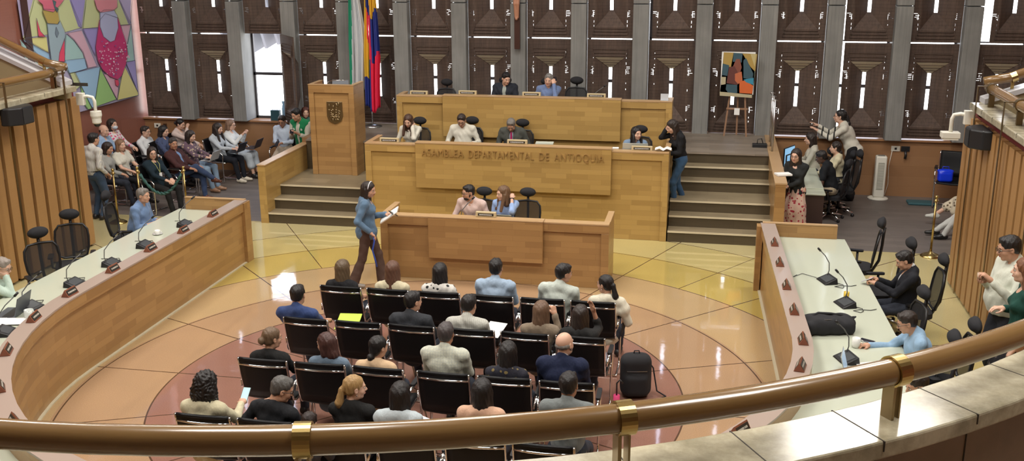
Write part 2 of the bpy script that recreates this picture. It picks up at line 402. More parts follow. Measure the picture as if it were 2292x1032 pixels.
for r, z0 in ((0, SILL+.022), (1, 2.955), (2, 4.765)):
    for k in range(-6, 11):
        bay = k+6; xc = (-5.03+PITCH*k)+PITCH/2; wd = .885; x = xc; rz = 0; y = 20.50
        if r == 0 and k == -4: continue                       # the bay whose shutter stands open
        mb = shutter_mesh(r*40+bay, wd)
        if (r, k) == (0, 6): mb = shutter_mesh(99, .84); x += .03
        if (r, k) == (1, 6): mb = shutter_mesh(98, .86); x += .02
        if (r, k) == (1, 3): mb = shutter_mesh(97, .85); x += .03
        if (r, k) == (1, 8): mb = shutter_mesh(96, .60); x += .16
        if (r, k) == (1, 8): pass
        if (r, k) == (0, -5): z0b = z0-.05
        o = mb.build('shutter_panel', [SHUT, HOOD_UPLIT], loc=(x, y, z0-(.0 if (r, k) in ((0, -5),) else 0)))
        rowname = ('lower', 'upper', 'topmost')[r]
        tag(o, 'dark timber-formed shutter in the %s row, %s bay from the left wall' % (rowname, ('first', 'second', 'third', 'fourth', 'fifth', 'sixth', 'seventh', 'eighth', 'ninth', 'tenth', 'eleventh', 'twelfth', 'thirteenth', 'fourteenth', 'fifteenth', 'sixteenth', 'seventeenth')[bay]), 'shutter', 'timber-formed shutters of the window wall')
# leftmost half bay against the mural wall
# the open shutter, swung out on its right edge
mb = shutter_mesh(5, .80)
o = mb.build('shutter_panel', [SHUT, HOOD_UPLIT], loc=(-8.56, 19.98, SILL+.06), rz=rad(-50))
tag(o, 'swung-open shutter beside the bright open window', 'shutter', 'timber-formed shutters of the window wall')
# window frames with transom behind the shutters
for k in range(-6, 11):
    xc = -5.03+PITCH*k+PITCH/2; h = .4525; mb = MB()
    for (a, b, c, d) in ((-h, -h+.045, SILL, 6.6), (h-.045, h, SILL, 6.6), (-h, h, SILL, SILL+.05), (-h, h, 2.05, 2.11), (-h, h, 2.93, 2.955), (-h, h, 3.9, 3.96), (-h, h, 6.54, 6.6)):
        mb.box(xc+a, xc+b, 20.79, 20.84, c, d)
    o = struct('window_%d' % (k+7), mb, plain('window_frame_dark', (.05, .045, .05), .5))
    g = MB(); g.box(xc-h+.04, xc+h-.04, 20.812, 20.818, SILL+.04, 6.56); g.build('window_pane', GLASS, parent=o)
# pale outdoor sun-breaker seen through the open window
mb = MB()
for k in range(6):
    T = TRS((-11.9+k*.33, 24.5, 2.35+.10*k), rx=rad(18), rz=rad(-20)); mb.box(-.04, .04, -.3, .5, -.35, .9, T=T)
struct('wall_outdoor_fins', mb, plain('sunlit_concrete', (.16, .165, .19), .9)).name = 'wall_outside'
# ---------------------------------------------------------------- stage, steps, side walls
LND, STG = .57, 1.15
def step_block(name, x0, x1, y0, y1, z0, z1, top=TREAD):
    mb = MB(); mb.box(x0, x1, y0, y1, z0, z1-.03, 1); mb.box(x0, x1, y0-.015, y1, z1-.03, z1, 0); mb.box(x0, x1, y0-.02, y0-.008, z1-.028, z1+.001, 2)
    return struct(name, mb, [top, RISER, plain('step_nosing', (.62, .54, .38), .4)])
step_block('floor_step_right_1', -.62, 1.04, 16.62, 16.92, 0, .19)
step_block('floor_step_right_2', -.62, 1.04, 16.91, 17.21, 0, .38)
step_block('floor_landing_right', -.62, 1.04, 17.20, 18.0, 0, LND)
step_block('floor_step_right_3', -.62, 1.04, 17.90, 18.20, LND-.02, .76)
step_block('floor_step_right_4', -.62, 1.04, 18.19, 18.50, LND-.02, .955)
step_block('floor_step_left_1', -7.64, -5.8, 16.58, 16.88, 0, .19)
step_block('floor_step_left_2', -7.64, -5.8, 16.87, 17.17, 0, .38)
step_block('floor_landing_left', -7.64, -5.8, 17.16, 18.48, 0, LND)
mb = MB(); mb.box(-5.8, -.64, 16.75, 18.48, 0, LND); struct('floor_middle_tier', mb, STAGE)
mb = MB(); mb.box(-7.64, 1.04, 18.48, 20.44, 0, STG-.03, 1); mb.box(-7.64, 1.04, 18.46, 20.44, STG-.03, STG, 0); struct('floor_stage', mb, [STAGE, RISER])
mb = MB(); mb.box(-7.78, -7.64, 16.55, 18.62, 0, 1.04); mb.box(-7.79, -7.63, 16.54, 18.63, 1.04, 1.06, 1); struct('wall_stair_left', mb, [OAK, OAKEDGE])
mb = MB(); mb.box(-7.78, -7.64, 18.62, 20.44, 0, 1.15); struct('wall_stage_left', mb, WAIN)
mb = MB(); mb.box(1.04, 1.2, 16.2, 20.44, 0, 1.14); mb.box(1.03, 1.22, 16.19, 20.44, 1.14, 1.165, 1); struct('wall_stair_right', mb, [OAKR, OAKEDGE])

# ---------------------------------------------------------------- tiered desks
def tier_desk(name, x0, x1, y0, z0, zt, rx0, rx1, rz, rt, side, label, wood, retR=None, retL=None):
    root = empty(name, ((x0+x1)/2, y0+.3, z0), 0, label, 'desk'); ox, oy = (x0+x1)/2, y0+.3
    def B(nm_, boxes, mat, bev=.004):
        m = MB()
        for b in boxes: m.box(b[0]-ox, b[1]-ox, b[2]-oy, b[3]-oy, b[4]-z0, b[5]-z0)
        return m.build(nm_, mat, parent=root, bevel=bev)
    B('front_panel', [(x0+.1, x1-.1, y0+.03, y0+.06, z0, zt-.14)], wood)
    B('front_frame', [(x0, x1, y0, y0+.06, zt-.14, zt-.02), (x0, x0+.11, y0, y0+.06, z0, zt-.14), (x1-.11, x1, y0, y0+.06, z0, zt-.14)], wood)
    B('ledge', [(x0, x1, y0-.005, y0+.16, zt-.02, zt+.004)], OAKEDGE)
    B('raised_panel', [(rx0, rx1, y0-.07, y0, rz, rt-.015)], wood)
    B('raised_ledge', [(rx0-.005, rx1+.005, y0-.075, y0+.10, rt-.015, rt+.004)], OAKEDGE)
    B('worktop', [(x0+.05, x1-.05, y0+.06, y0+.72, zt-.22, zt-.185)], OAKEDGE)
    rl = retL or side; rr = retR or side
    B('side_panel', [(x0, x0+.07, y0+.06, y0+rl, z0, zt-.02)], wood); B('side_panel', [(x1-.07, x1, y0+.06, y0+rr, z0, zt-.02)], wood)
    B('side_ledge', [(x0-.005, x0+.085, y0+.16, y0+rl+.004, zt-.02, zt+.004)], OAKEDGE); B('side_ledge', [(x1-.085, x1+.005, y0+.16, y0+rr+.004, zt-.02, zt+.004)], OAKEDGE)
    return root
front = tier_desk('clerk_desk', -4.72, -1.34, 14.03, 0, .965, -3.97, -2.28, .36, .985, .76, 'low wooden desk on the polished floor in front of the tall lettered desk', OAKR)
mid = tier_desk('rostrum_desk', -5.81, -.64, 16.61, 0, 1.50, -4.89, -1.57, .77, 1.55, .75, 'tall wooden desk with raised panel lettered Asamblea Departamental de Antioquia', OAK, retR=1.87)
top = tier_desk('presidency_desk', -5.81, -.69, 18.52, STG, 2.04, -4.90, -1.60, 1.30, 2.07, .5, 'topmost wooden desk on the stage in front of the timber shutters', OAK)
mb = MB(); mb.box(-5.7, -.75, 18.5, 18.56, STG, 1.25)
def text_mesh(s, size, depth):
    c = bpy.data.curves.new('lettering', 'FONT'); c.body = s; c.size = size; c.extrude = depth; c.space_character = 1.12; c.offset = .0
    o = bpy.data.objects.new('tmp', c); COL.objects.link(o); dg = bpy.context.evaluated_depsgraph_get()
    me = bpy.data.meshes.new_from_object(o.evaluated_get(dg)); bpy.data.objects.remove(o); return me
for word, pxa, pxb in (('ASAMBLEA', 943.7, 1037.7), ('DEPARTAMENTAL', 1048.8, 1194.9), ('DE', 1206.5, 1229), ('ANTIOQUIA', 1240.7, 1352.3)):
    me = text_mesh(word, .19, .010); vs = np.array([v.co[:] for v in me.vertices]); x0_, x1_ = vs[:, 0].min(), vs[:, 0].max()
    xa, _ = atY(pxa, 345, 16.53); xb, _ = atY(pxb, 350, 16.53)
    o = bpy.data.objects.new('lettering', me); COL.objects.link(o); me.materials.append(plain('gold_letters', (.40, .24, .085), .3, .3))
    sx = (xb-xa)/(x1_-x0_); o.parent = mid; o.matrix_local = Matrix.Translation((xa-x0_*sx+3.225, 16.61-.08-16.91, 1.322))@Matrix.Rotation(PI/2, 4, 'X')@Matrix.Diagonal((sx, 1, 1, 1))
    o['label'] = 'raised letters reading '+word
# lectern
lx, ly = -6.92, 18.3
L = empty('lectern', (lx, ly, LND), 0, 'tall wooden lectern with a bronze crest at the head of the left steps', 'lectern')
def LB(n, boxes, mat, bev=.004):
    m = MB()
    for b in boxes: m.box(b[0], b[1], b[2], b[3], b[4], b[5])
    return m.build(n, mat, parent=L, bevel=bev)
LB('front_panel', [(-.34, .34, -.22, -.19, 0, 1.58)], OAKR)
LB('front_frame', [(-.44, .44, -.25, -.19, 1.55, 1.69), (-.44, -.34, -.25, -.19, 0, 1.55), (.34, .44, -.25, -.19, 0, 1.55)], OAKR)
LB('side_panel', [(-.44, -.38, -.19, .33, 0, 1.69)], OAKR); LB('side_panel', [(.38, .44, -.19, .33, 0, 1.69)], OAKR)
LB('reading_top', [(-.38, .38, -.19, .30, 1.55, 1.58)], OAKEDGE)
LB('top_edge', [(-.445, .445, -.255, -.17, 1.69, 1.705), (-.445, -.37, -.17, .335, 1.69, 1.705), (.37, .445, -.17, .335, 1.69, 1.705)], OAKEDGE, .002)
# crest shield with raised relief
cm = MB(); sh = [(-.15, .2), (.15, .2), (.155, -.08), (.12, -.17), (0, -.225), (-.12, -.17), (-.155, -.08)]
T = TRS((.05, -.22, 1.19), rx=PI/2); cm.prism(sh, .02, T=T)
crest = cm.build('crest', BRONZE, parent=L, bevel=.006); crest['label'] = 'bronze shield crest'
rm = MB(); rr = random.Random(3)
for k in range(46):
    a, b = rr.uniform(-.11, .11), rr.uniform(-.15, .16)
    if b < -.1 and abs(a) > .07: continue
    rm.ell((.05+a, -.241, 1.19+b), (rr.uniform(.012, .03), .012, rr.uniform(.012, .035)), n=6)
rm.build('crest_relief', BRONZE, parent=crest, smooth=True)
for o in crest.children: o.matrix_parent_inverse = Matrix.Identity(4)
lp = empty('document_stand', (lx+.05, ly+.05, LND+1.58), 0, 'small clear acrylic document stand on top of the lectern', 'stand')
m = MB(); m.box(-.16, .16, -.1, .1, 0, .012); m.box(-.16, .16, .09, .1, 0, .16); m.build('acrylic_sheet', plain('smoked_acrylic', (.25, .27, .3), .08), parent=lp)
m = MB(); m.tube([(-.17, -.12, .14), (-.1, -.15, .175), (.1, -.12, .185), (.17, -.1, .18)], .006); m.build('rim', CHROME, parent=lp, smooth=True)

# ---------------------------------------------------------------- horseshoe desk of the deputies
UC = (-3.05, 10.1); UR = 4.0
def upath(r, yl, yr, n=40, step=.3):
    P = []; s = 0
    k = int((yl-UC[1])/step)
    for i in range(k): P.append((UC[0]-r, yl+(UC[1]-yl)*i/k))
    for i in range(n+1):
        a = PI+PI*i/n; P.append((UC[0]+r*math.cos(a), UC[1]+r*math.sin(a)))
    k = int((yr-UC[1])/step)
    for i in range(1, k+1):
        y = UC[1]+(yr-UC[1])*i/k; P.append((UC[0]+r-.15*(y-UC[1])/4.4, y))
    return P
def ustrip(r0, r1, z0, z1, m=0, name='x', mats=None, parent=None, yl=14.47, yr=14.5, vert=True):
    A = upath(r0, yl, yr); B = upath(r1, yl, yr); n = len(A); mb = MB(); v = []
    S = [0]
    for i in range(1, n): S.append(S[-1]+math.hypot(A[i][0]-A[i-1][0], A[i][1]-A[i-1][1]))
    for i in range(n): v += [(A[i][0], A[i][1], z0), (A[i][0], A[i][1], z1), (B[i][0], B[i][1], z1), (B[i][0], B[i][1], z0)]
    f = []
    for i in range(n-1):
        for k in range(4): f.append((4*i+k, 4*i+(k+1) % 4, 4*i+4+(k+1) % 4, 4*i+4+k))
    f += [(0, 3, 2, 1), (4*n-4, 4*n-3, 4*n-2, 4*n-1)]
    mb.add(v, f)
    key = {(round(v[4*i+k][0], 4), round(v[4*i+k][1], 4)): S[i] for i in range(n) for k in range(4)}
    def uvf(c, nrm):
        s = key.get((round(c.x+OX, 4), round(c.y+OY, 4)), 0)
        if abs(nrm.z) > .5: return (s, math.hypot(c.x, c.y)-UR)
        return (s, c.z)
    V = np.concatenate(mb.v); V[:, 0] -= OX; V[:, 1] -= OY; mb.v = [V]
    o = mb.build(name, mats, parent=parent, uvf=uvf)
    return o
OX, OY = UC
U = empty('horseshoe_desk', (OX, OY, 0), 0, 'long horseshoe-shaped wooden desk with a pale worktop enclosing the audience seats', 'desk')
ustrip(4.0, 4.04, .0, .84, name='front_panel', mats=OAKR, parent=U)
ustrip(3.965, 4.04, .82, .955, name='top_band', mats=OAKR, parent=U)
ustrip(3.96, 4.16, .955, .975, name='ledge', mats=plain('ledge_wood', (.37, .29, .245), .18), parent=U)
ustrip(4.12, 4.155, .74, .955, name='ledge_back', mats=OAKEDGE, parent=U)
ustrip(4.05, 5.12, .74, .785, name='worktop', mats=CREAMTOP, parent=U)
ustrip(4.95, 4.98, .25, .74, name='modesty_panel', mats=WAIN, parent=U)
m = MB(); m.box(-4.0-.04, -3.945, 4.22, 4.42, 0, .955); m.build('end_post', OAKR, parent=U)
m = MB(); m.box(3.76, 3.84, 4.25, 4.42, 0, .955); m.build('end_post', OAKR, parent=U)
for s, yy in ((-1, 4.37), (1, 4.4)):
    m = MB(); x0, x1 = (-5.0, -4.0) if s < 0 else (3.84, 4.86); m.box(x0, x1, yy-.02, yy+.03, 0, .97); m.build('end_panel', OAKR, parent=U)
    m = MB(); m.box(x0, x1, yy-.03, yy+.04, .97, .985); m.build('end_ledge', OAKEDGE, parent=U)
    for yl in (3.2, 1.0, -.6):
        m = MB(); m.box(min(s*4.1, s*4.9)-(.1 if s > 0 else 0), max(s*4.1, s*4.9)-(.1 if s > 0 else 0), yl, yl+.04, 0, .74); m.build('support_panel', WAIN, parent=U)
# pale plinth strip at the foot of the horseshoe
for o in (ustrip(3.965, 4.0, .0, .012, name='trim_plinth', mats=plain('plinth_stone', (.55, .50, .36), .4), parent=None),):
    o.location = (OX, OY, 0); o['kind'] = 'structure'; o.name = 'trim_30'

# ---------------------------------------------------------------- side walls of slats under the balcony, balcony
def slat_wall(side, x, y0, y1, zt=2.47):
    s = 1 if side == 'right' else -1; mb = MB()
    n = int((y1-y0)/.285)
    for i in range(n):
        y = y1-.12-i*.285
        mb.box(min(x-s*.03, x+s*.05), max(x-s*.03, x+s*.05), y-.105, y+.105, .04, zt)
    mb.box(min(x+s*.05, x+s*.09), max(x+s*.05, x+s*.09), y0, y1, 0, zt, 1)
    mb.box(min(x+s*.06, x+s*.16), max(x+s*.06, x+s*.16), y0, y1, zt, 2.62, 2)
    mb.box(min(x+s*.05, x+s*.2), max(x+s*.05, x+s*.2), y1-.01, y1+.01, 0, zt, 0)
    struct('wall_slatted_'+side, mb, [SLAT, plain('slat_backing', (.10, .045, .018), .7), REDW])
slat_wall('right', 3.52, 6.6, 15.22); slat_wall('left', -9.95, 6.6, 14.80)
BC = (-3.12, 10.1)
def ring_path(r, yl, yr, n=64):
    P = [(BC[0]-r, yl)]
    for i in range(1, 8): P.append((BC[0]-r, yl+(BC[1]-yl)*i/8))
    for i in range(n+1):
        a = PI+PI*i/n; P.append((BC[0]+r*math.cos(a), BC[1]+r*math.sin(a)))
    for i in range(1, 9): P.append((BC[0]+r, BC[1]+(yr-BC[1])*i/8))
    return P
def ring(name, r0, r1, z0, z1, mats, yl=14.4, yr=14.84, bevel=0):
    A, B = ring_path(r0, yl, yr), ring_path(r1, yl, yr); n = len(A); v = []; f = []
    for i in range(n): v += [(*A[i], z0), (*A[i], z1), (*B[i], z1), (*B[i], z0)]
    for i in range(n-1):
        for k in range(4): f.append((4*i+k, 4*i+4+k, 4*i+4+(k+1) % 4, 4*i+(k+1) % 4))
    f += [(0, 1, 2, 3), (4*n-4, 4*n-1, 4*n-2, 4*n-3)]
    return struct(name, MB().add(v, f), mats, bevel=bevel)
PARA = mat_conc('parapet_stone', (.16, .10, .06), (.25, .165, .10), .45, 5, 5)
ring('wall_parapet', 6.62, 6.85, 1.7, 2.61, PARA, yl=10.1, yr=10.1)
ring('trim_31', 6.55, 6.90, 2.61, 2.70, MARBLE, bevel=.012)
# joints in the coping: thin dark grout lines laid across it
mb = MB(); gm = plain('grout', (.05, .04, .03), .8)
for i in range(0, 60):
    a = PI*1.0+i*(PI/36.)*1.0
    if a > 2*PI: break
    T = TRS((BC[0], BC[1], 0), rz=a); mb.box(6.548, 6.902, -.003, .003, 2.65, 2.7015, T=T); mb.box(6.845, 6.853, -.003, .003, 1.7, 2.62, T=T)
for s in (-1, 1):
    for k in range(9):
        y = 10.3+k*.55; x = BC[0]+s*6.725; mb.box(x-.177, x+.177, y-.003, y+.003, 2.65, 2.7015)
struct('trim_32', mb, gm)
ring('floor_balcony', 6.85, 9.5, 1.55, 1.7, plain('balcony_floor', (.3, .22, .15), .6), yl=14.4, yr=14.84)
# raking parapets going up from both ends
for s, xw, yy, nm_ in ((-1, -9.67, 14.40, 'left'), (1, 3.43, 14.84, 'right')):
    m = MB(); T = None
    xs = [xw+s*.15, xw+s*2.3]; zt = [2.70, 3.62 if s < 0 else 3.45]
    v = []; f = [(0, 1, 2, 3), (4, 7, 6, 5), (0, 4, 5, 1), (1, 5, 6, 2), (2, 6, 7, 3), (3, 7, 4, 0)]
    m.add([(xs[0], yy-.12, 2.5), (xs[1], yy-.12, 2.5), (xs[1], yy-.12, zt[1]), (xs[0], yy-.12, zt[0]), (xs[0], yy+.08, 2.5), (xs[1], yy+.08, 2.5), (xs[1], yy+.08, zt[1]), (xs[0], yy+.08, zt[0])], f, 0)
    m.add([(xs[0], yy-.17, zt[0]), (xs[1], yy-.17, zt[1]), (xs[1], yy-.17, zt[1]+.07), (xs[0], yy-.17, zt[0]+.07), (xs[0], yy+.13, zt[0]), (xs[1], yy+.13, zt[1]), (xs[1], yy+.13, zt[1]+.07), (xs[0], yy+.13, zt[0]+.07)], f, 1)
    struct('wall_raking_parapet_'+nm_, m, [plain('raking_stone', (.33, .27, .15), .5, bump=.2, bscale=9), plain('raking_coping', (.50, .49, .50), .15)])
    r = empty('handrail', (xw+s*.15, yy, 2.98), 0, 'sloping wooden handrail climbing outward from the %s balcony end' % nm_, 'handrail')
    m = MB(); m.tube([(0, 0, 0), (s*.3, 0, .06), (s*2.2, 0, .90 if s < 0 else .78)], .065, n=14, up=(0, 1, 0)); m.build('wooden_rail', RAILW, parent=r, smooth=True)
    m = MB(); m.tube([(s*.33, 0, .06), (s*.40, 0, .09)], .075, n=14, up=(0, 1, 0)); m.box(s*.36-.02, s*.36+.02, -.01, .01, -.14, .05); m.build('bracket', BRASS, parent=r, smooth=False)
# the big round handrail that runs round the balcony
RR, RZ = 6.72, .235
H = empty('balcony_handrail', (BC[0], BC[1], 2.70), 0, 'thick round varnished wooden handrail running along the marble balcony parapet', 'handrail')
rp = ring_path(RR, 14.32, 14.62, 90); pth = [(x-BC[0], y-BC[1], RZ) for x, y in rp]
S = [0]
for i in range(1, len(pth)): S.append(S[-1]+math.dist(pth[i], pth[i-1]))
m = MB(); m.tube(pth, .064, n=24); o = m.build('wooden_rail', RAILW, parent=H, smooth=True)
uvl = o.data.uv_layers['UVMap'].data
for p in o.data.polygons:
    ks = [o.data.loops[li].vertex_index for li in p.loop_indices]
    for li, vi in zip(p.loop_indices, ks):
        i, k = divmod(vi, 24); kk = k if not (k == 0 and any(q % 24 == 23 for q in ks)) else 24
        uvl[li].uv = (S[min(i, len(S)-1)], kk*.0217)
def rail_bracket(x, y, ang, side=False):
    # ang: outward radial direction in the plan
    T = TRS((x-BC[0], y-BC[1], 0), rz=ang); m = MB()
    m2 = MB(); pr = [(.066, -.036), (.076, -.036), (.076, .036), (.066, .036)]
    TT = T@Matrix.Translation((0, 0, RZ))@Matrix.Rotation(PI/2, 4, 'X')
    vs = []; n = 28
    for k in range(n):
        for (rr_, zz) in pr:
            vv = TT@Vector((rr_*math.cos(2*PI*k/n), rr_*math.sin(2*PI*k/n), zz)); vs.append(tuple(vv))
    f = [(4*k+j, 4*k+(j+1) % 4, 4*((k+1) % n)+(j+1) % 4, 4*((k+1) % n)+j) for k in range(n) for j in range(4)]
    m2.add(vs, f); rg = m2.build('bracket_ring', BRASS if not side else BRONZE, parent=H, smooth=False)
    m.box(-.012, .012, -.035, -.025, .0, .18, T=T); m.box(-.03, .03, .012, .022, 0, .18, T=T); m.box(-.035, .035, -.036, -.02, 0, .18, T=T)
    m.build('bracket_post', BRONZE, parent=H)
    if side:
        m = MB(); m.box(-.185, -.175, -.02, .02, -2.6 if side == 2 else -.3, .27, T=T); m.box(-.185, -.05, -.02, .02, .265, .275, T=T); m.build('bracket_strap', BRONZE, parent=H)
for d in (-100.4, -88.4, -76.6, -65.2, -53.2, -41, -29, -17, -5, -112, -124, -136, -148, -160, -172):
    a = rad(d); rail_bracket(BC[0]+RR*math.cos(a), BC[1]+RR*math.sin(a), a)
for s in (-1, 1):
    for y in ((14.08, 12.72, 11.3) if s < 0 else (14.45, 13.1, 11.7)): rail_bracket(BC[0]+s*RR, y, 0 if s > 0 else PI, 2)

# ---------------------------------------------------------------- loudspeakers, security cameras
for s, x, y, z, lab in ((-1, -9.72, 12.9, 2.50, 'black wall loudspeaker under the left balcony coping'), (1, 3.5, 14.0, 2.38, 'black wall loudspeaker under the right balcony coping')):
    r = empty('wall_loudspeaker', (x, y, z), 0, lab, 'loudspeaker')
    m = MB(); poly = [(-.27, 0), (.27, 0), (.25, .12), (.12, .25), (-.12, .25), (-.25, .12)]
    T = TRS((0, 0, -.13), rz=(-PI/2 if s < 0 else PI/2)); m.prism(poly, .25, T=T); m.build('cabinet', BLACKP, parent=r, bevel=.02)
    m = MB(); m.box(*((-.03, .0) if s < 0 else (0, .03)), -.05, .05, -.05, .12); m.build('wall_bracket', STEEL, parent=r)
    m = MB(); T = TRS((0, 0, -.11), rz=(-PI/2 if s < 0 else PI/2)); m.prism([(-.11, .251), (.11, .251), (.11, .256), (-.11, .256)], .21, T=T); m.build('grille', plain('speaker_grille', (.02, .02, .022), .7), parent=r)
for s, x, y, z, lab in ((-1, -9.70, 14.52, 2.50, 'white dome security camera on a bent arm at the end of the left slatted wall'), (1, 3.462, 14.95, 2.50, 'white boxed security camera on a bent arm at the end of the right slatted wall')):
    r = empty('security_camera', (x, y, z), 0, lab, 'camera')
    m = MB(); m.box(-.06, .06, -.04, .04, -.12, .07); m.build('mounting_box', WHITEP, parent=r, bevel=.006)
    dx = .2 if s < 0 else -.2
    m = MB(); m.tube([(0, .0, .0), (dx*.5, .02, .02), (dx*.9, .04, .0), (dx, .05, -.06), (dx, .05, -.24)], .026, n=10, up=(0, 1, 0)); m.build('bent_arm', WHITEP, parent=r, smooth=True)
    if s < 0:
        m = MB(); m.lathe([(.085, -.22), (.088, -.29), (.072, -.33), (.07, -.40), (.05, -.42)], (dx, .05, 0)); m.build('housing', WHITEP, parent=r)
        m = MB(); m.ell((dx, .05, -.42), (.052, .052, .05)); m.build('dome', BLACKP, parent=r, smooth=True)
    else:
        m = MB(); m.box(dx-.12, dx+.12, -.03, .13, -.32, -.24); m.build('housing', WHITEP, parent=r, bevel=.006)
        m = MB(); m.box(dx-.1, dx+.1, -.02, .12, -.345, -.32); m.build('housing_base', WHITEP, parent=r)

# ---------------------------------------------------------------- mural: flat painted canvas on the left wall
def flat(name, polys, X=None, Y=None, parent=None, off=0.0):
    mats = []; mb = MB(); idx = {}
    for k, (poly, col) in enumerate(polys):
        if col not in idx:
            idx[col] = len(mats); mats.append(plain('paint_%03d_%03d_%03d' % tuple(int(c*999) for c in col), col, .55, bump=.1, bscale=15))
        pts = []
        for (px_, py_) in poly:
            if X is not None: y, z = atX(px_, py_, X); pts.append((X+.03+off+k*.0012, y, z))
            else: x, z = atY(px_, py_, Y); pts.append((x, Y-.0-off-k*.0008, z))
        mb.add(pts, [tuple(range(len(pts)))], idx[col])
    o = mb.build(name, mats, parent=parent)
    return o
def tri_fix(o):
    import bmesh
    b = bmesh.new(); b.from_mesh(o.data); bmesh.ops.triangulate(b, faces=b.faces[:]); b.to_mesh(o.data); b.free()
MX = -12.17
mur = empty('mural', (MX, 18.5, 1.6), 0, 'large colourful mural of two folk dancers on the red wood wall', 'painting')
y0_, z0_ = 16.95, 1.62; m = MB(); m.box(.0, .028, 16.95-18.5, 20.27-18.5, .02, 3.9); m.build('canvas', plain('mural_canvas', (.45, .42, .60), .6), parent=mur)
LAV, LIM, SKY, PNK, GRN, YEL, VIO, RED, TEAL = (.50, .44, .68), (.60, .66, .36), (.36, .58, .82), (.72, .46, .58), (.36, .62, .24), (.76, .72, .30), (.36, .32, .66), (.82, .08, .16), (.40, .62, .62)
polys = [([(35, 0), (70, 0), (48, 85)], LAV), ([(70, 0), (152, 0), (177, 62), (142, 72), (48, 85)], LIM), ([(152, 0), (187, 0), (178, 62), (172, 60)], VIO), ([(187, 0), (262, 0), (283, 52), (285, 55), (180, 64)], LIM),
 ([(262, 0), (290, 0), (287, 52)], LAV), ([(48, 86), (100, 82), (105, 118)], YEL), ([(48, 88), (105, 120), (104, 134), (75, 120)], TEAL), ([(40, 88), (75, 128), (104, 136), (110, 160), (60, 160)], TEAL), ([(48, 90), (105, 120), (110, 138), (84, 127)], SKY),
 ([(145, 74), (178, 68), (212, 148), (192, 152), (180, 115), (160, 88)], PNK), ([(180, 64), (216, 62), (208, 125)], VIO), ([(142, 76), (160, 90), (180, 118), (190, 153), (150, 165), (138, 140)], TEAL), ([(150, 165), (190, 153), (185, 130), (140, 135)], SKY),
 ([(264, 56), (288, 54), (278, 110)], PNK), ([(288, 54), (296, 135), (276, 139), (278, 105)], TEAL), ([(160, 163), (219, 149), (205, 240), (200, 240)], SKY), ([(175, 190), (200, 242), (192, 245), (178, 225)], GRN), ([(219, 152), (255, 222), (205, 240)], GRN),
 ([(226, 165), (262, 170), (257, 223)], PNK), ([(276, 139), (297, 135), (303, 205)], VIO), ([(272, 145), (304, 208), (304, 213), (257, 224)], YEL), ([(150, 163), (162, 161), (176, 190), (165, 200)], LIM),
 ([(75, 40), (84, 70), (95, 82), (80, 82)], RED), ([(138, 86), (139, 138), (124, 137), (124, 125)], RED)]
fl = flat('painted_facets', polys, X=MX, parent=None)
def ink(polys, w=.32):
    out = []
    for poly, _ in polys:
        for i in range(len(poly)):
            (x0, y0), (x1, y1) = poly[i], poly[(i+1) % len(poly)]
            d = math.hypot(x1-x0, y1-y0)
            if d < 1 or (y0 <= 0 and y1 <= 0): continue
            nx, ny = -(y1-y0)/d*w, (x1-x0)/d*w; out.append(([(x0+nx, y0+ny), (x1+nx, y1+ny), (x1-nx, y1-ny), (x0-nx, y0-ny)], (.10, .10, .14)))
    return out
man = [([(90, 20), (88, 26), (98, 50), (100, 53), (122, 54), (126, 46), (122, 22)], (.48, .36, .10)), ([(98, 52), (103, 100), (108, 138), (124, 139), (126, 118), (139, 82), (138, 70), (127, 46), (122, 54)], (.35, .47, .55)), ([(118, 60), (124, 74), (120, 84), (116, 75)], (.2, .27, .34)),
 ([(76, 0), (88, 10), (90, 22), (112, 27), (126, 12), (136, 0)], (.68, .16, .24)), ([(110, 0), (118, 4), (116, 14), (124, 20), (120, 28), (114, 16)], (.08, .17, .18))]
wom = [([(216, 45), (212, 70), (207, 105), (212, 135), (222, 155), (240, 172), (256, 178), (266, 170), (276, 143), (280, 120), (276, 95), (266, 65), (258, 40), (228, 30)], (.60, .05, .20)),
 ([(217, 28), (217, 60), (225, 82), (240, 94), (250, 90), (258, 62), (256, 35), (248, 22), (226, 22)], (.47, .50, .74)), ([(204, 0), (210, 20), (218, 28), (246, 24), (256, 16), (256, 0)], (.72, .28, .34)), ([(250, 178), (252, 190), (257, 194), (260, 188), (258, 178)], (.75, .08, .16))]
fm = flat('dancer_figure', man, X=MX, off=.032); fw = flat('dancer_figure', wom, X=MX, off=.032)
dots = []; rr = random.Random(11)
for k in range(110):
    x, y = rr.uniform(212, 276), rr.uniform(80, 172)
    if ((x-244)/34)**2+((y-115)/58)**2 > .9 or (y < 96 and 222 < x < 262): continue
    r_ = rr.uniform(1, 2.2); dots.append(([(x+r_*math.cos(a*PI/3), y+r_*math.sin(a*PI/3)) for a in range(6)], rr.choice([(.75, .45, .6), (.75, .45, .6), (.25, .12, .35), (.7, .6, .7)])))
fd = flat('skirt_flowers', dots, X=MX, off=.038)
fi = flat('ink_outlines', ink(polys), X=MX, off=.030)
fi2 = flat('ink_outlines', ink(man), X=MX, off=.041); fi3 = flat('ink_outlines', ink(wom), X=MX, off=.041)
for k_ in (fi, fi2, fi3):
    for v in k_.data.vertices: v.co.x = MX+.03+(.030 if k_ is fi else .043)
for o in (fl, fm, fw, fd, fi, fi2, fi3):
    tri_fix(o); o.parent = mur; o.location = (-MX, -18.5, -1.6)
fd.parent = fw; fd.location = (0, 0, 0)
mb = MB(); mb.box(-12.2, -12.12, 16.72, 16.9, 0, 8); struct('trim_33', mb, plain('dark_post', (.06, .02, .015), .4))

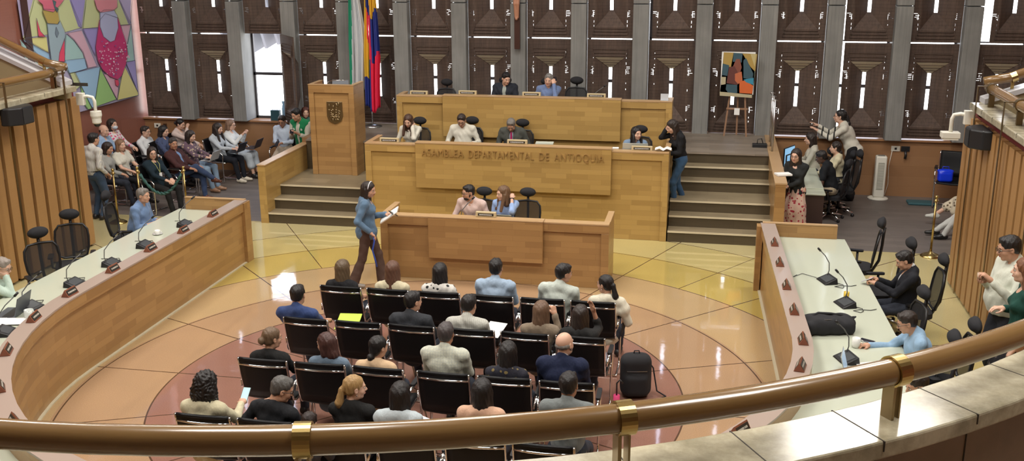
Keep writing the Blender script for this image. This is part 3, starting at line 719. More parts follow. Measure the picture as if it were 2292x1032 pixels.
# ---------------------------------------------------------------- easel with painting
E_ = empty('easel', (.48, 20.15, STG), 0, 'wooden easel standing on the stage right of the top desk', 'easel')
for n_, p in (('front_leg', [(-.22, .0, 0), (-.13, .02, 1.0)]), ('front_leg', [(.20, -.02, 0), (.12, .0, 1.0)]), ('rear_leg', [(.02, .17, 0), (0, .03, 1.3)])):
    m = MB(); m.tube(p, .022, n=4); m.build(n_, plain('easel_wood', (.30, .17, .10), .5), parent=E_)
m = MB(); m.box(-.2, .2, -.03, .01, .52, .55); m.build('tray', plain('easel_wood', (.3, .17, .1)), parent=E_)
m = MB(); m.box(-.2, .2, -.06, .01, .79, .82); m.build('upper_tray', plain('easel_wood', (.3, .17, .1)), parent=E_)
m = MB(); m.box(-.05, .05, -.042, -.035, .42, .55); o = m.build('caption_card', PAPER, parent=E_)
pa = empty('easel_painting', (.45, 20.1, STG+.82), 0, 'portrait-format painting in ochre, blue and orange standing on the easel', 'painting')
m = MB(); m.box(-.305, .315, -.02, .01, 0, .80); m.build('canvas', PAPER, parent=pa)
OCH, DBL, MAR, ORG, CYA, SKN, SAGE, CRM = (.40, .27, .07), (.04, .09, .12), (.12, .035, .03), (.62, .13, .03), (.04, .24, .36), (.22, .07, .045), (.16, .22, .17), (.45, .40, .26)
pp = [([(1620, 117), (1695, 121), (1683, 218), (1611, 213)], SAGE), ([(1620, 117), (1642, 118), (1636, 150), (1618, 148)], OCH), ([(1642, 118), (1662, 120), (1660, 140), (1640, 138)], DBL), ([(1662, 120), (1695, 121), (1690, 160), (1680, 150)], OCH), ([(1680, 121), (1693, 121), (1689, 150)], (.5, .42, .2)),
 ([(1618, 142), (1632, 146), (1628, 170), (1616, 168)], DBL), ([(1664, 135), (1670, 130), (1686, 165), (1684, 178), (1664, 175)], DBL), ([(1648, 132), (1656, 132), (1660, 150), (1656, 165), (1645, 165), (1640, 150)], SKN), ([(1632, 150), (1644, 148), (1660, 178), (1650, 190), (1626, 186)], MAR),
 ([(1645, 165), (1660, 160), (1662, 180), (1652, 188), (1645, 180)], (.5, .14, .06)), ([(1655, 182), (1668, 180), (1686, 192), (1683, 210), (1655, 208)], ORG), ([(1664, 178), (1687, 174), (1686, 190), (1670, 184)], CYA), ([(1614, 172), (1625, 172), (1624, 188), (1614, 190)], CRM), ([(1626, 188), (1650, 190), (1650, 208), (1632, 210), (1624, 200)], DBL), ([(1611, 205), (1683, 212), (1683, 219), (1611, 214)], CRM)]
o = flat('painted_shapes', pp, Y=20.08); tri_fix(o); o.parent = pa; o.location = (-.45, -20.1, -(STG+.82))

# ---------------------------------------------------------------- crucifix on the column
cxx, cyy = -3.815, 20.2
CRX = empty('crucifix', (cxx, cyy, 2.75), 0, 'dark wooden crucifix with carved figure hanging on a concrete column', 'crucifix')
m = MB(); m.box(-.055, .055, -.03, .03, 0, 1.9); m.box(-.5, .5, -.03, .03, 1.42, 1.53); m.build('cross', plain('dark_cross_wood', (.05, .018, .012), .4), parent=CRX, bevel=.005)
CRUC_ROOT = CRX

# ---------------------------------------------------------------- flags
def flag(name, x, y, lab, width, cols, zb, zt, ph):
    r = empty(name, (x, y, STG), 0, lab, 'flag')
    m = MB(); m.lathe([(.19, 0), (.19, .015), (.08, .05), (.03, .06), (.018, .09)], n=24); m.build('base', STEEL, parent=r, smooth=True)
    m = MB(); m.tube([(0, 0, .05), (0, 0, 3.0)], .014, n=10); m.build('pole', CHROME, parent=r, smooth=True)
    # cloth gathered along the pole: drape with deep vertical folds, bands run down the cloth
    nu, nv = 72, 40; vs = []; fs = []; ms = []
    for j in range(nv+1):
        t = j/nv; z = zt+(zb-zt)*t
        for i in range(nu+1):
            u = i/nu; W = width*(.35+.65*min(1, t*1.5+.15))
            xx = (u-.32)*W+.05*math.sin(t*3+ph)*u; yy = -.03+.055*math.sin(u*19+ph+t*1.2)*(.4+.6*t)+.025*math.sin(u*41+2*t)
            zz = z+.0+(.30*abs(u-.55) if t > .0 else 0)*t*(1.2)-.02*math.sin(u*19+ph)
            vs.append((xx, yy, zz))
    m = MB(); n_ = nu+1
    for j in range(nv):
        for i in range(nu):
            fs.append((j*n_+i, j*n_+i+1, (j+1)*n_+i+1, (j+1)*n_+i))
            u = i/nu; t = j/nv; s_ = cols(u, t); ms.append(s_)
    m.add(vs, fs); m.m = ms
    o = m.build('flag_cloth', FLAGM[name+('_a' if 'green' in lab else '_b')], parent=r, smooth=True)
    s = o.modifiers.new('thick', 'SOLIDIFY'); s.thickness = .004
    return r
fy, fb, fr = plain('flag_yellow', (.72, .42, .03), .6), plain('flag_blue', (.02, .035, .22), .6), plain('flag_red', (.75, .02, .07), .6)
fg, fwh = plain('flag_green', (.01, .26, .14), .6), plain('flag_white', (.62, .64, .66), .6)
FLAGM = {'standing_flag_a': [fg, fwh], 'standing_flag_b': [fy, fb, fr]}
def bands(u, t):
    t += .03*math.sin(u*9)
    if t < .2: return 0 if u < .15 else (1 if u < .42+.1*t else 0)
    if t < .45: return 0 if u < .22 else (2 if u < .45 else 1)
    if t < .55: return 0 if u < .33 else (2 if u < .5 else 1)
    if t < .76: return 0 if u < .3 else (1 if u < .42 else 2)
    return 1 if u < .42 else 2
flag('standing_flag', -7.15, 20.05, 'green and white flag hanging on its pole behind the lectern', .36, lambda u, t: 0 if u < .30-.1*t else 1, 1.75-STG, 3.95-STG, .5)
flag('standing_flag', -6.80, 20.0, 'yellow, blue and red flag hanging on its pole between lectern and top desk', .36, bands, 1.42-STG, 3.95-STG, 1.7)

# ---------------------------------------------------------------- tower fan, sockets, rails on the stage
r = empty('tower_fan', (3.22, 20.25, 0), 0, 'white tower fan standing against the wood wall at the right', 'fan')
m = MB(); m.lathe([(.19, 0), (.19, .02), (.15, .035), (.08, .045)], n=28); m.build('base', WHITEP, parent=r, smooth=True)
m = MB(); m.box(-.1, .1, -.09, .09, .04, .84); m.build('housing', WHITEP, parent=r, bevel=.025)
m = MB(); m.box(-.055, .055, -.097, -.088, .2, .72)
g = m.build('grille', plain('fan_grille', (.30, .30, .25), .6), parent=r)
m = MB()
for k in range(24): m.box(-.05, .05, -.101, -.097, .21+k*.021, .218+k*.021)
m.build('grille_slats', WHITEP, parent=g)
m = MB(); m.box(-.06, .06, -.05, .05, .84, .85); m.build('control_panel', plain('fan_panel', (.2, .2, .18), .4), parent=r)
def socket(x, y, z, w, lab, mat=WHITEP):
    r = empty('wall_socket', (x, y, z), 0, lab, 'socket'); m = MB(); m.box(-w/2, w/2, 0, .015, -.05, .05); m.build('cover_plate', mat, parent=r, bevel=.004)
    m = MB(); m.box(-.02, .02, -.006, 0, -.02, .02); m.build('outlet', BLACKP, parent=r)
socket(-11.9, 20.48, .94, .15, 'white double wall socket left of the seated people under the shutters'); socket(-11.72, 20.48, .94, .09, 'dark round wall socket beside the white double one at left', BRONZE)
socket(3.50, 20.48, .94, .16, 'white wall socket above the tower fan at right'); socket(3.68, 20.48, .94, .16, 'black wall socket with a plug right of the white one', BLACKP)
m = MB(); m.tube([(3.68, 20.45, .9), (3.69, 20.44, .82), (3.68, 20.45, .76)], .025, n=8); tag(m.build('power_plug', BLACKP, smooth=True), 'black power plug hanging from the socket at right', 'plug')
m = MB(); m.tube([(3.44, 20.47, .90), (3.40, 20.46, .6), (3.42, 20.46, .25), (3.36, 20.4, .03)], .006, n=6); tag(m.build('mains_wire', WHITEP, smooth=True), 'thin pale mains wire running down from the socket to the fan', 'wire')
r = empty('glass_balustrade', (1.1, 18.7, STG), 0, 'glass balustrade with slim steel posts beside the easel at the stage edge', 'balustrade')
for y in (0, .45, .9):
    m = MB(); m.tube([(0, y, 0), (0, y, .95)], .018, n=10); m.tube([(-.05, y, .93), (.05, y, .93)], .014, n=8); m.build('post', STEEL, parent=r, smooth=True)
m = MB(); m.box(-.004, .004, .02, .88, .08, .9); m.build('glass_pane', GLASS, parent=r)
r = empty('power_strip_box', (.9, 19.15, STG), 0, 'black junction box with cables on the stage by the balustrade', 'junction box')
m = MB(); m.box(-.13, .13, -.08, .08, 0, .06); m.build('box', BLACKP, parent=r, bevel=.005)
m = MB(); m.tube([(-.05, 0, .05), (-.04, 0, .14), (.03, .02, .15), (.06, .05, .05)], .008, n=6); m.build('cable', BLACKP, parent=r, smooth=True)
# ================================================================ smooth surfaces from blended solids
def seg_d(P, a, b, ra, rb):
    a = np.asarray(a, float); b = np.asarray(b, float); ab = b-a; L = ab@ab+1e-12
    t = np.clip(((P-a)@ab)/L, 0, 1)
    d = P-a-t[..., None]*ab
    return np.sqrt((d*d).sum(-1))-(ra+(rb-ra)*t)
def ell_d(P, c, r, Rm=None):
    q = P-np.asarray(c, float)
    if Rm is not None: q = q@Rm
    r = np.asarray(r, float); k0 = np.sqrt(((q/r)**2).sum(-1)); k1 = np.sqrt(((q/(r*r))**2).sum(-1))+1e-9
    return k0*(k0-1)/k1
def box_d(P, c, h, rd, Rm=None):
    q = P-np.asarray(c, float)
    if Rm is not None: q = q@Rm
    q = abs(q)-np.asarray(h, float)+rd
    return np.sqrt((np.maximum(q, 0)**2).sum(-1))+np.minimum(q.max(-1), 0)-rd
def cap(a, b, ra, rb=None, k=.02): return ('c', a, b, ra, ra if rb is None else rb, k)
def ell(c, r, k=.02, Rm=None): return ('e', c, r, Rm, k)
def bx(c, h, rd=.01, k=.01, Rm=None): return ('b', c, h, rd, Rm, k)
def cut(p): return ('s', p)
def pb(p):
    if p[0] == 's': return pb(p[1])
    if p[0] == 'c':
        a, b = np.asarray(p[1], float), np.asarray(p[2], float); r = max(p[3], p[4]); return np.minimum(a, b)-r, np.maximum(a, b)+r
    if p[0] == 'e': r = max(p[2]) if p[3] is not None else np.asarray(p[2], float); return np.asarray(p[1], float)-r, np.asarray(p[1], float)+r
    r = np.linalg.norm(p[2]) if p[4] is not None else np.asarray(p[2], float); return np.asarray(p[1], float)-r, np.asarray(p[1], float)+r
def pe(p, G):
    if p[0] == 'c': return seg_d(G, p[1], p[2], p[3], p[4])
    if p[0] == 'e': return ell_d(G, p[1], p[2], p[3])
    return box_d(G, p[1], p[2], p[3], p[4])
def sdf(prims, vox, disp=None):
    bs = [pb(p) for p in prims if p[0] != 's']; lo = np.min([b[0] for b in bs], 0)-vox*2.5; hi = np.max([b[1] for b in bs], 0)+vox*2.5
    n = np.ceil((hi-lo)/vox).astype(int)+1
    F = np.full(n, .2, np.float32); ax = [lo[i]+vox*np.arange(n[i]) for i in range(3)]
    for p in prims:
        a, b = pb(p); k = (p[1] if p[0] == 's' else p)[-1]; m = k+vox*2.5
        i0 = np.clip(((a-m-lo)/vox).astype(int), 0, n-1); i1 = np.clip(np.ceil((b+m-lo)/vox).astype(int)+1, 1, n)
        if (i1 <= i0).any(): continue
        sl = tuple(slice(i0[q], i1[q]) for q in range(3))
        G = np.stack(np.meshgrid(ax[0][sl[0]], ax[1][sl[1]], ax[2][sl[2]], indexing='ij'), -1)
        if p[0] == 's':
            d = -pe(p[1], G); f = F[sl]; h = np.maximum(k-abs(f-d), 0)/max(k, 1e-6); F[sl] = np.maximum(f, d)+h*h*k*.25
        else:
            d = pe(p, G); f = F[sl]; h = np.maximum(k-abs(f-d), 0)/max(k, 1e-6); F[sl] = np.minimum(f, d)-h*h*k*.25
    if disp is not None:
        G = np.stack(np.meshgrid(*ax, indexing='ij'), -1); F = F+disp(G)
    # surface nets
    S = F < 0; c = np.zeros(np.array(F.shape)-1, np.int8)
    for dx in (0, 1):
        for dy in (0, 1):
            for dz in (0, 1): c += S[dx:F.shape[0]-1+dx, dy:F.shape[1]-1+dy, dz:F.shape[2]-1+dz]
    act = (c > 0) & (c < 8); ii = np.argwhere(act); id_ = np.full(act.shape, -1, np.int64); id_[act] = np.arange(len(ii))
    acc = np.zeros((len(ii), 3)); cnt = np.zeros(len(ii))
    cor = [(0, 0, 0), (1, 0, 0), (0, 1, 0), (1, 1, 0), (0, 0, 1), (1, 0, 1), (0, 1, 1), (1, 1, 1)]
    val = [F[ii[:, 0]+a, ii[:, 1]+b, ii[:, 2]+d] for a, b, d in cor]
    for a, b in ((0, 1), (2, 3), (4, 5), (6, 7), (0, 2), (1, 3), (4, 6), (5, 7), (0, 4), (1, 5), (2, 6), (3, 7)):
        m = (val[a] < 0) != (val[b] < 0); t = np.where(m, val[a]/(val[a]-val[b]+1e-12), 0)
        pa, pb_ = np.array(cor[a], float), np.array(cor[b], float)
        acc += np.where(m[:, None], pa+t[:, None]*(pb_-pa), 0); cnt += m
    V = (ii+acc/np.maximum(cnt, 1)[:, None])*vox+lo
    Q = []
    for axis in range(3):
        o1, o2 = (axis+1) % 3, (axis+2) % 3
        A = np.take(S, range(F.shape[axis]-1), axis); B = np.take(S, range(1, F.shape[axis]), axis); e = np.argwhere(A != B)
        e = e[(e[:, o1] > 0) & (e[:, o2] > 0) & (e[:, o1] < F.shape[o1]-1) & (e[:, o2] < F.shape[o2]-1)]
        if not len(e): continue
        g = []
        for d1, d2 in ((0, 0), (-1, 0), (-1, -1), (0, -1)):
            q = e.copy(); q[:, o1] += d1; q[:, o2] += d2; g.append(id_[q[:, 0], q[:, 1], q[:, 2]])
        g = np.stack(g, 1); ins = S[e[:, 0], e[:, 1], e[:, 2]]
        g[~ins] = g[~ins][:, ::-1]; Q.append(g)
    Q = np.concatenate(Q); Q = Q[(Q >= 0).all(1)]
    return V, Q
def np_mesh(name, parts, mats):
    """parts: list of (V, Q, material index)"""
    me = bpy.data.meshes.new(name); V = np.concatenate([p[0] for p in parts]); off = 0; Qs = []; mi = []
    for p in parts: Qs.append(p[1]+off); mi.append(np.full(len(p[1]), p[2])); off += len(p[0])
    Q = np.concatenate(Qs); mi = np.concatenate(mi)
    me.vertices.add(len(V)); me.vertices.foreach_set('co', V.astype(np.float32).ravel())
    me.loops.add(Q.size); me.loops.foreach_set('vertex_index', Q.astype(np.int32).ravel())
    me.polygons.add(len(Q)); me.polygons.foreach_set('loop_start', np.arange(0, Q.size, 4, dtype=np.int32))
    me.polygons.foreach_set('material_index', mi.astype(np.int32)); me.polygons.foreach_set('use_smooth', np.ones(len(Q), bool))
    for m in mats: me.materials.append(m)
    me.update(calc_edges=True); return me
def np_obj(name, parts, mats, parent=None):
    o = bpy.data.objects.new(name, np_mesh(name, parts, mats)); COL.objects.link(o)
    if parent: o.parent = parent; KIDS.setdefault(parent.name, []).append(o)
    return o
def blob(name, prims, vox, mat, parent=None, disp=None):
    V, Q = sdf(prims, vox, disp); return np_obj(name, [(V, Q, 0)], [mat], parent)

# ---------------------------------------------------------------- cloth, skin, hair materials
def skin(tone):
    cols = {'light': (.64, .39, .28), 'mid': (.52, .29, .19), 'tan': (.40, .20, .12), 'dark': (.075, .035, .022)}
    return plain('skin_'+tone, cols[tone], .5, bump=.05, bscale=120)
def hairmat(col):
    key = 'hair_%d_%d_%d' % tuple(int(c*1000) for c in col)
    if key in MATS: return MATS[key]
    m, t, b = nm(key); tc = N(t, 'ShaderNodeTexCoord'); g = noise(t, mapping(t, tc.outputs['Object'], (70, 70, 9)), 1.5, 3, .6)
    c = mixc(t, g, tuple(x*.45 for x in col), tuple(min(1, x*1.7) for x in col)); t.links.new(c, b.inputs['Base Color']); b.inputs['Roughness'].default_value = .42
    bp = N(t, 'ShaderNodeBump'); bp.inputs['Strength'].default_value = .7; bp.inputs['Distance'].default_value = .01; t.links.new(g, bp.inputs['Height']); t.links.new(bp.outputs[0], b.inputs['Normal'])
    MATS[key] = m; return m
HBLK, HDK, HBR, HLB, HBLD, HGRY, HRED = (.010, .008, .008), (.022, .014, .011), (.06, .028, .016), (.13, .07, .035), (.36, .22, .09), (.16, .145, .13), (.10, .035, .018)
def cloth(col, pat=None, col2=None):
    key = 'cloth_%d_%d_%d_%s' % (*[int(c*1000) for c in col], pat)
    if key in MATS: return MATS[key]
    m, t, b = nm(key); tc = N(t, 'ShaderNodeTexCoord'); ob = tc.outputs['Object']; c2 = col2 or tuple(x*.3 for x in col)
    if pat == 'stripe':
        sep = N(t, 'ShaderNodeSeparateXYZ'); t.links.new(ob, sep.inputs[0]); s = mth(t, 'SINE', mth(t, 'MULTIPLY', sep.outputs[0], 300)); c = mixc(t, mth(t, 'GREATER_THAN', s, .45), col, c2)
    elif pat == 'bands':
        sep = N(t, 'ShaderNodeSeparateXYZ'); t.links.new(ob, sep.inputs[0]); s = mth(t, 'SINE', mth(t, 'MULTIPLY', sep.outputs[1], 62)); c = mixc(t, mth(t, 'MULTIPLY', mth(t, 'GREATER_THAN', s, .72), mth(t, 'GREATER_THAN', sep.outputs[1], .30)), col, c2)
    elif pat == 'check':
        sep = N(t, 'ShaderNodeSeparateXYZ'); t.links.new(ob, sep.inputs[0]); s = mth(t, 'MAXIMUM', mth(t, 'SINE', mth(t, 'MULTIPLY', sep.outputs[0], 220)), mth(t, 'SINE', mth(t, 'MULTIPLY', sep.outputs[2], 220))); c = mixc(t, mth(t, 'GREATER_THAN', s, .8), col, c2)
    elif pat == 'floral':
        v = N(t, 'ShaderNodeTexVoronoi'); v.inputs['Scale'].default_value = 17; v.inputs['Randomness'].default_value = 1; t.links.new(ob, v.inputs['Vector'])
        n_ = noise(t, ob, 22, 3); c = mixc(t, mth(t, 'LESS_THAN', mth(t, 'ADD', v.outputs['Distance'], mth(t, 'MULTIPLY', n_, .35)), .50), col, c2)
    else:
        n_ = noise(t, ob, 3, 2); c = mixc(t, n_, tuple(x*.88 for x in col), tuple(min(1, x*1.08) for x in col))
    if isinstance(c, tuple): b.inputs['Base Color'].default_value = (*c, 1)
    else: t.links.new(c, b.inputs['Base Color'])
    b.inputs['Roughness'].default_value = .85; b.inputs['Sheen Weight'].default_value = .12 if max(col) > .1 else 0.; b.inputs['Specular IOR Level'].default_value = .3
    bp = N(t, 'ShaderNodeBump'); bp.inputs['Strength'].default_value = .55; bp.inputs['Distance'].default_value = .03
    t.links.new(noise(t, mapping(t, ob, (9, 9, 4)), 1.6, 4, .55), bp.inputs['Height']); t.links.new(bp.outputs[0], b.inputs['Normal'])
    MATS[key] = m; return m

# ---------------------------------------------------------------- head, hands (built once, in their own coordinates)
def head_prims(sex, beard=False):
    m = 1 if sex == 'm' else 0; j = .006*m
    P = [ell((0, -.015, .035), (.074, .094, .086), .01), ell((0, .022, -.02), (.058+j*.6, .068, .088), .03), cap((-.03-j, .018, -.072), (.03+j, .018, -.072), .028, k=.03), ell((0, .058+j, -.093), (.021+j, .018, .016), .025),
         cap((-.032, .074, .024), (.032, .074, .024), .012, k=.015), ell((-.038, .050, -.03), (.024, .024, .024), .02), ell((.038, .050, -.03), (.024, .024, .024), .02), cap((0, -.022, -.05), (0, -.04, -.17), .048+j, k=.03),
         cut(ell((-.031, .097, .002), (.016, .016, .011), .012)), cut(ell((.031, .097, .002), (.016, .016, .011), .012)),
         cap((0, .080, .014), (0, .103, -.026), .008, .0125, k=.010), ell((-.013, .092, -.031), (.009, .009, .008), .006), ell((.013, .092, -.031), (.009, .009, .008), .006),
         ell((0, .084, -.054), (.022, .011, .006), .007), ell((0, .083, -.064), (.019, .011, .006), .007), cut(cap((-.02, .1, -.059), (.02, .1, -.059), .003, k=.003))]
    for s in (-1, 1): P += [ell((s*.078, -.008, -.004), (.010, .019, .030), .006), cut(ell((s*.087, -.003, .0), (.006, .009, .014), .006))]
    return P
HEADS = {s: sdf(head_prims(s), .0065) for s in 'mf'}
def small(name, prims, vox): V, Q = sdf(prims, vox); return (V, Q)
EYEW = small('e', [ell((0, 0, 0), (.0125, .0115, .0085), .001)], .004); IRIS = small('i', [ell((0, .0095, 0), (.0062, .005, .0062), .001)], .0025)
EYEM = np_mesh('eye', [(*EYEW, 0), (*IRIS, 1)], [plain('eye_white', (.5, .47, .43), .5), plain('iris', (.03, .015, .01), .2)])
def brow_mesh(col):
    k = 'browmesh%d' % int(col[0]*1000)
    if k not in MATS:
        MATS[k] = np_mesh('eyebrow', [(*sdf([cap((-.016, 0, 0), (0, .004, .004), .0032, .004, .002), cap((0, .004, .004), (.016, -.003, .0), .004, .0025, .002)], .003), 0)], [hairmat(col)])
    return MATS[k]
LIPM = np_mesh('lips', [(*sdf([ell((0, .0915, -.055), (.020, .0055, .0045), .002), ell((0, .0905, -.063), (.017, .0055, .005), .002)], .003), 0)], [plain('lips', (.42, .12, .10), .4)])
def hand_prims(curl, thumb=.4):
    P = []; kn = []
    for i, (x, L, r) in enumerate(((.030, .070, .0085), (.010, .078, .0088), (-.010, .072, .0085), (-.028, .056, .0075))):
        y0 = .092-.006*abs(i-1); P.append(cap((x*.6, .01, 0), (x, y0, 0), .016, .0115, .016)); kn.append((x, y0, L, r))
    P.append(ell((0, .05, -.004), (.040, .048, .014), .012)); P.append(cap((0, -.04, 0), (0, .015, 0), .026, .024, .02))
    for i, (x, y, L, r) in enumerate(kn):
        a = 0; p = np.array([x, y, 0.]); c = curl+(.08*i)
        for s, q in ((.45, 1.), (.30, 1.1), (.25, .8)):
            a += c*q*.62; d = np.array([x*.6*(1-curl*.5), math.cos(a), -math.sin(a)]); d /= np.linalg.norm(d); e_ = p+d*L*s; P.append(cap(p, e_, r, r*.93, .003)); p = e_
    a = np.array([.026, .018, -.004]); b_ = np.array([.052, .048, -.014]); c_ = b_+np.array([.010-.03*thumb, .026, -.010-.02*thumb]); d_ = c_+np.array([.002-.026*thumb, .022, -.004-.014*thumb])
    P += [cap(a, b_, .014, .011, .012), cap(b_, c_, .0105, .0095, .003), cap(c_, d_, .0095, .008, .003)]
    return P
HANDS = {n: sdf(hand_prims(c, t), .0055) for n, c, t in (('flat', .18, .1), ('relax', .55, .4), ('grip', 1.25, .8), ('fist', 1.75, 1.0))}

def rotm(yaw=0, pitch=0, roll=0):      # yaw left +, pitch forward/down +, roll to own right +
    return np.array((Matrix.Rotation(yaw, 3, 'Z')@Matrix.Rotation(-pitch, 3, 'X')@Matrix.Rotation(roll, 3, 'Y')))
def ik(a, t, l1, l2, pole):
    a, t, pole = (np.asarray(q, float) for q in (a, t, pole)); d = t-a; L = np.linalg.norm(d)
    if L > (l1+l2)*.995: t = a+d/L*(l1+l2)*.995; d = t-a; L = (l1+l2)*.995
    u = d/L; x = (l1*l1-l2*l2+L*L)/(2*L); h = math.sqrt(max(l1*l1-x*x, 0)); p = pole-u*(pole@u); p /= np.linalg.norm(p)+1e-9
    return a+u*x+p*h, t
def frame_y(d, up):
    y = np.asarray(d, float); y = y/np.linalg.norm(y); z = np.asarray(up, float); z = z-y*(z@y); z /= np.linalg.norm(z)+1e-9; x = np.cross(y, z); return np.stack([x, y, z], 1)

PEOPLE = []
def person(label, loc=None, head_px=None, head_z=None, yaw=0, pose='sit', floor=0., sex='m', s=.96, lean=0, side=0, twist=0, head=(0, 0, 0), RH=None, LH=None, rhand='relax', lhand='relax',
           rpalm=None, lpalm=None, top=None, bottom=None, hair=('short', HDK), tone='mid', fat=0., feet=None, seat=.47, extra=(), shoes=(.02, .018, .018), group=None, lod=1., rpole=None, lpole=None, Yh=None):
    AA = dict(locals())
    """yaw in degrees (0 looks along +Y); coordinates inside are the person's own: +X right, +Y forward"""
    top = dict(dict(col=(.6, .6, .6), sleeve='long', kind='shirt', pat=None, col2=None, inner=None, tie=None), **(top or {}))
    bottom = dict(dict(col=(.03, .035, .05), kind='trousers', pat=None, col2=None), **(bottom or {}))
    f = sex == 'f'; sit = pose == 'sit'
    hip = np.array([0, 0, (seat+.085)/s if sit else .90]) if sit or pose == 'stand' else np.array([0, 0, .9])
    Rt = rotm(0, rad(lean), rad(side)); Ru = Rt@rotm(rad(twist))
    U = lambda x, y, z: hip+Rt@np.array([x, y, z]); UU = lambda x, y, z: hip+Rt@np.array([0, 0, .2])+Ru@np.array([x, y, z-.2])
    neck = UU(0, -.01, .50); hy, hp, hr = head; Rh = rotm(rad(hy), rad(hp), rad(hr))
    hc = neck+Ru@np.array([0, .03, .0])+Rh@np.array([0, .03, .118])
    shw = .158 if f else .188
    sh = {1: UU(shw, -.008, .418), -1: UU(-shw, -.008, .418)}
    if sit:
        RH = RH if RH is not None else (.14, .34, .14); LH = LH if LH is not None else (-.14, .34, .14)
    else:
        RH = RH if RH is not None else (.20, .08, -.06); LH = LH if LH is not None else (-.20, .08, -.06)
    J = {}
    for sg, T_, pole in ((1, RH, rpole), (-1, LH, lpole)):
        tw = hip+np.array(T_, float); pl = pole if pole is not None else ((sg*.25, .35, -1) if T_[2] > .38 else (sg*.45, -.5, -.8) if sit or T_[2] > .15 else (sg*.35, -1, -.2))
        el_, wr = ik(sh[sg], tw, .275 if f else .29, .245 if f else .26, pl); J[sg] = (sh[sg], el_, wr)
    hips = {sg: hip+np.array([sg*.09, .0, -.01]) for sg in (1, -1)}; K = {}
    for sg in (1, -1):
        if sit:
            fx, fy = (.10, .50) if feet is None or feet.get(sg) is None else feet[sg][:2]
            fz = .085 if feet is None or feet.get(sg) is None or len(feet[sg]) < 3 else feet[sg][2]
            an = np.array([sg*fx, fy, fz/s]); pl = (sg*.15, .6, .8)
        else:
            dx, dy = (.09, 0.) if feet is None else feet[sg][:2]; fz = .085+(feet[sg][2] if feet is not None and len(feet[sg]) > 2 else 0)
            an = np.array([sg*dx, dy-.01, fz]); pl = (0, 1, .05)
        kn, an = ik(hips[sg], an, .425, .415, pl); K[sg] = (hips[sg], kn, an)
    if Yh is not None:
        A_ = dict(AA); A_['Yh'] = None; zz = atY(head_px[0], head_px[1], Yh)[1]-floor
        if sit: A_['seat'] = seat+zz-hc[2]*s
        else: A_['s'] = zz/hc[2]
        return person(**A_)
    if head_px is not None:
        hz = floor+hc[2]*s; X_, Y_ = at(head_px[0], head_px[1], hz)
        c, s_ = math.cos(rad(yaw)), math.sin(rad(yaw)); ox, oy = hc[0]*s, hc[1]*s
        loc = (X_-(c*ox-s_*oy), Y_-(s_*ox+c*oy))
    root = empty('person', (loc[0], loc[1], floor), rad(yaw), label, 'person', group); root.scale = (s, s, s)
    SK = skin(tone); vb = .02*lod
    # --- body (one mesh): torso, limbs, neck + fine head and hands
    B = [ell(U(0, 0, .02), (.13, .09, .09), .04), cap(U(0, 0, .05), UU(0, 0, .36), .095, .11, .05), cap(sh[-1], sh[1], .05, k=.04), cap(UU(0, -.01, .40), hc+Rh@np.array([0, -.03, -.06]), .052, .047, .03)]
    for sg in (1, -1):
        a, e_, w_ = J[sg]; B += [cap(a, e_, .045, .036, .02), cap(e_, w_+(e_-w_)*.08, .036, .024, .01)]
        a, e_, w_ = K[sg]; B += [cap(a, e_, .07, .05, .03), cap(e_, w_, .048, .034, .01)]
    parts = [(*sdf(B, .015*lod), 0)]
    hv, hq = HEADS['f' if f else 'm']; hs = .97 if f else 1.; parts.append((hv*hs@Rh.T+hc, hq, 0))
    HM = {}
    for sg, kind, palm in ((1, rhand, rpalm), (-1, lhand, lpalm)):
        a, e_, w_ = J[sg]; d = w_-e_
        upv = np.array(palm if palm is not None else (0, 0, 1) if abs(d[2]) < .2*1.2 or sit else (sg*1., 0, 0), float)
        Fm = frame_y(d, upv); v, q_ = HANDS[kind]; v = v.copy(); qq = q_
        if sg > 0: v = v*np.array([-1, 1, 1]); qq = q_[:, ::-1]
        hsz = .92 if f else 1.0; parts.append((v*hsz@Fm.T+w_, qq, 0)); HM[sg] = (w_, Fm)
    np_obj('body', parts, [SK], root)
    # --- face
    HMx = Matrix.Translation(Vector(hc))@Matrix(Rh.tolist()).to_4x4()@Matrix.Scale(hs, 4)
    def hp_(me, name, x, y, z, mir=False):
        o = bpy.data.objects.new(name, me); COL.objects.link(o); o.parent = root; o.matrix_local = HMx@Matrix.Translation((x, y, z)); return o
    for sg in (-1, 1): hp_(EYEM, 'eye', sg*.031, .0765, .003); hp_(brow_mesh(hair[1] if hair[0] != 'bald' else HGRY), 'eyebrow', sg*.032, .0845, .026)
    hp_(LIPM, 'lips', 0, 0, 0)
    Hd = lambda x, y, z: hc+Rh@(np.array([x, y, z])*hs)
    # --- hair
    st, hcol = hair[0], hair[1]; Pn = []; rr = random.Random(hash(label) % 9999 if False else sum(map(ord, label))); sc = hs
    capk = lambda g=0.: ell(Hd(0, -.020, .040), ((.082+g)*sc, (.098+g)*sc, (.088+g)*sc), .01, Rh)
    face = cut(ell(Hd(0, .098, -.035), (.075, .070, .105), .012, Rh)); low = cut(bx(Hd(0, .03, -.115), (.2, .115, .10), .01, .012, Rh))
    disp = lambda G: .0035*np.sin(G[..., 0]*120+G[..., 2]*30)*np.sin(G[..., 1]*110+G[..., 2]*20)
    ds = np.array([0, 0, -1.]); bk = lambda x, y, z: Hd(0, 0, 0)+rotm(rad(hy))@np.array([x, y, z])
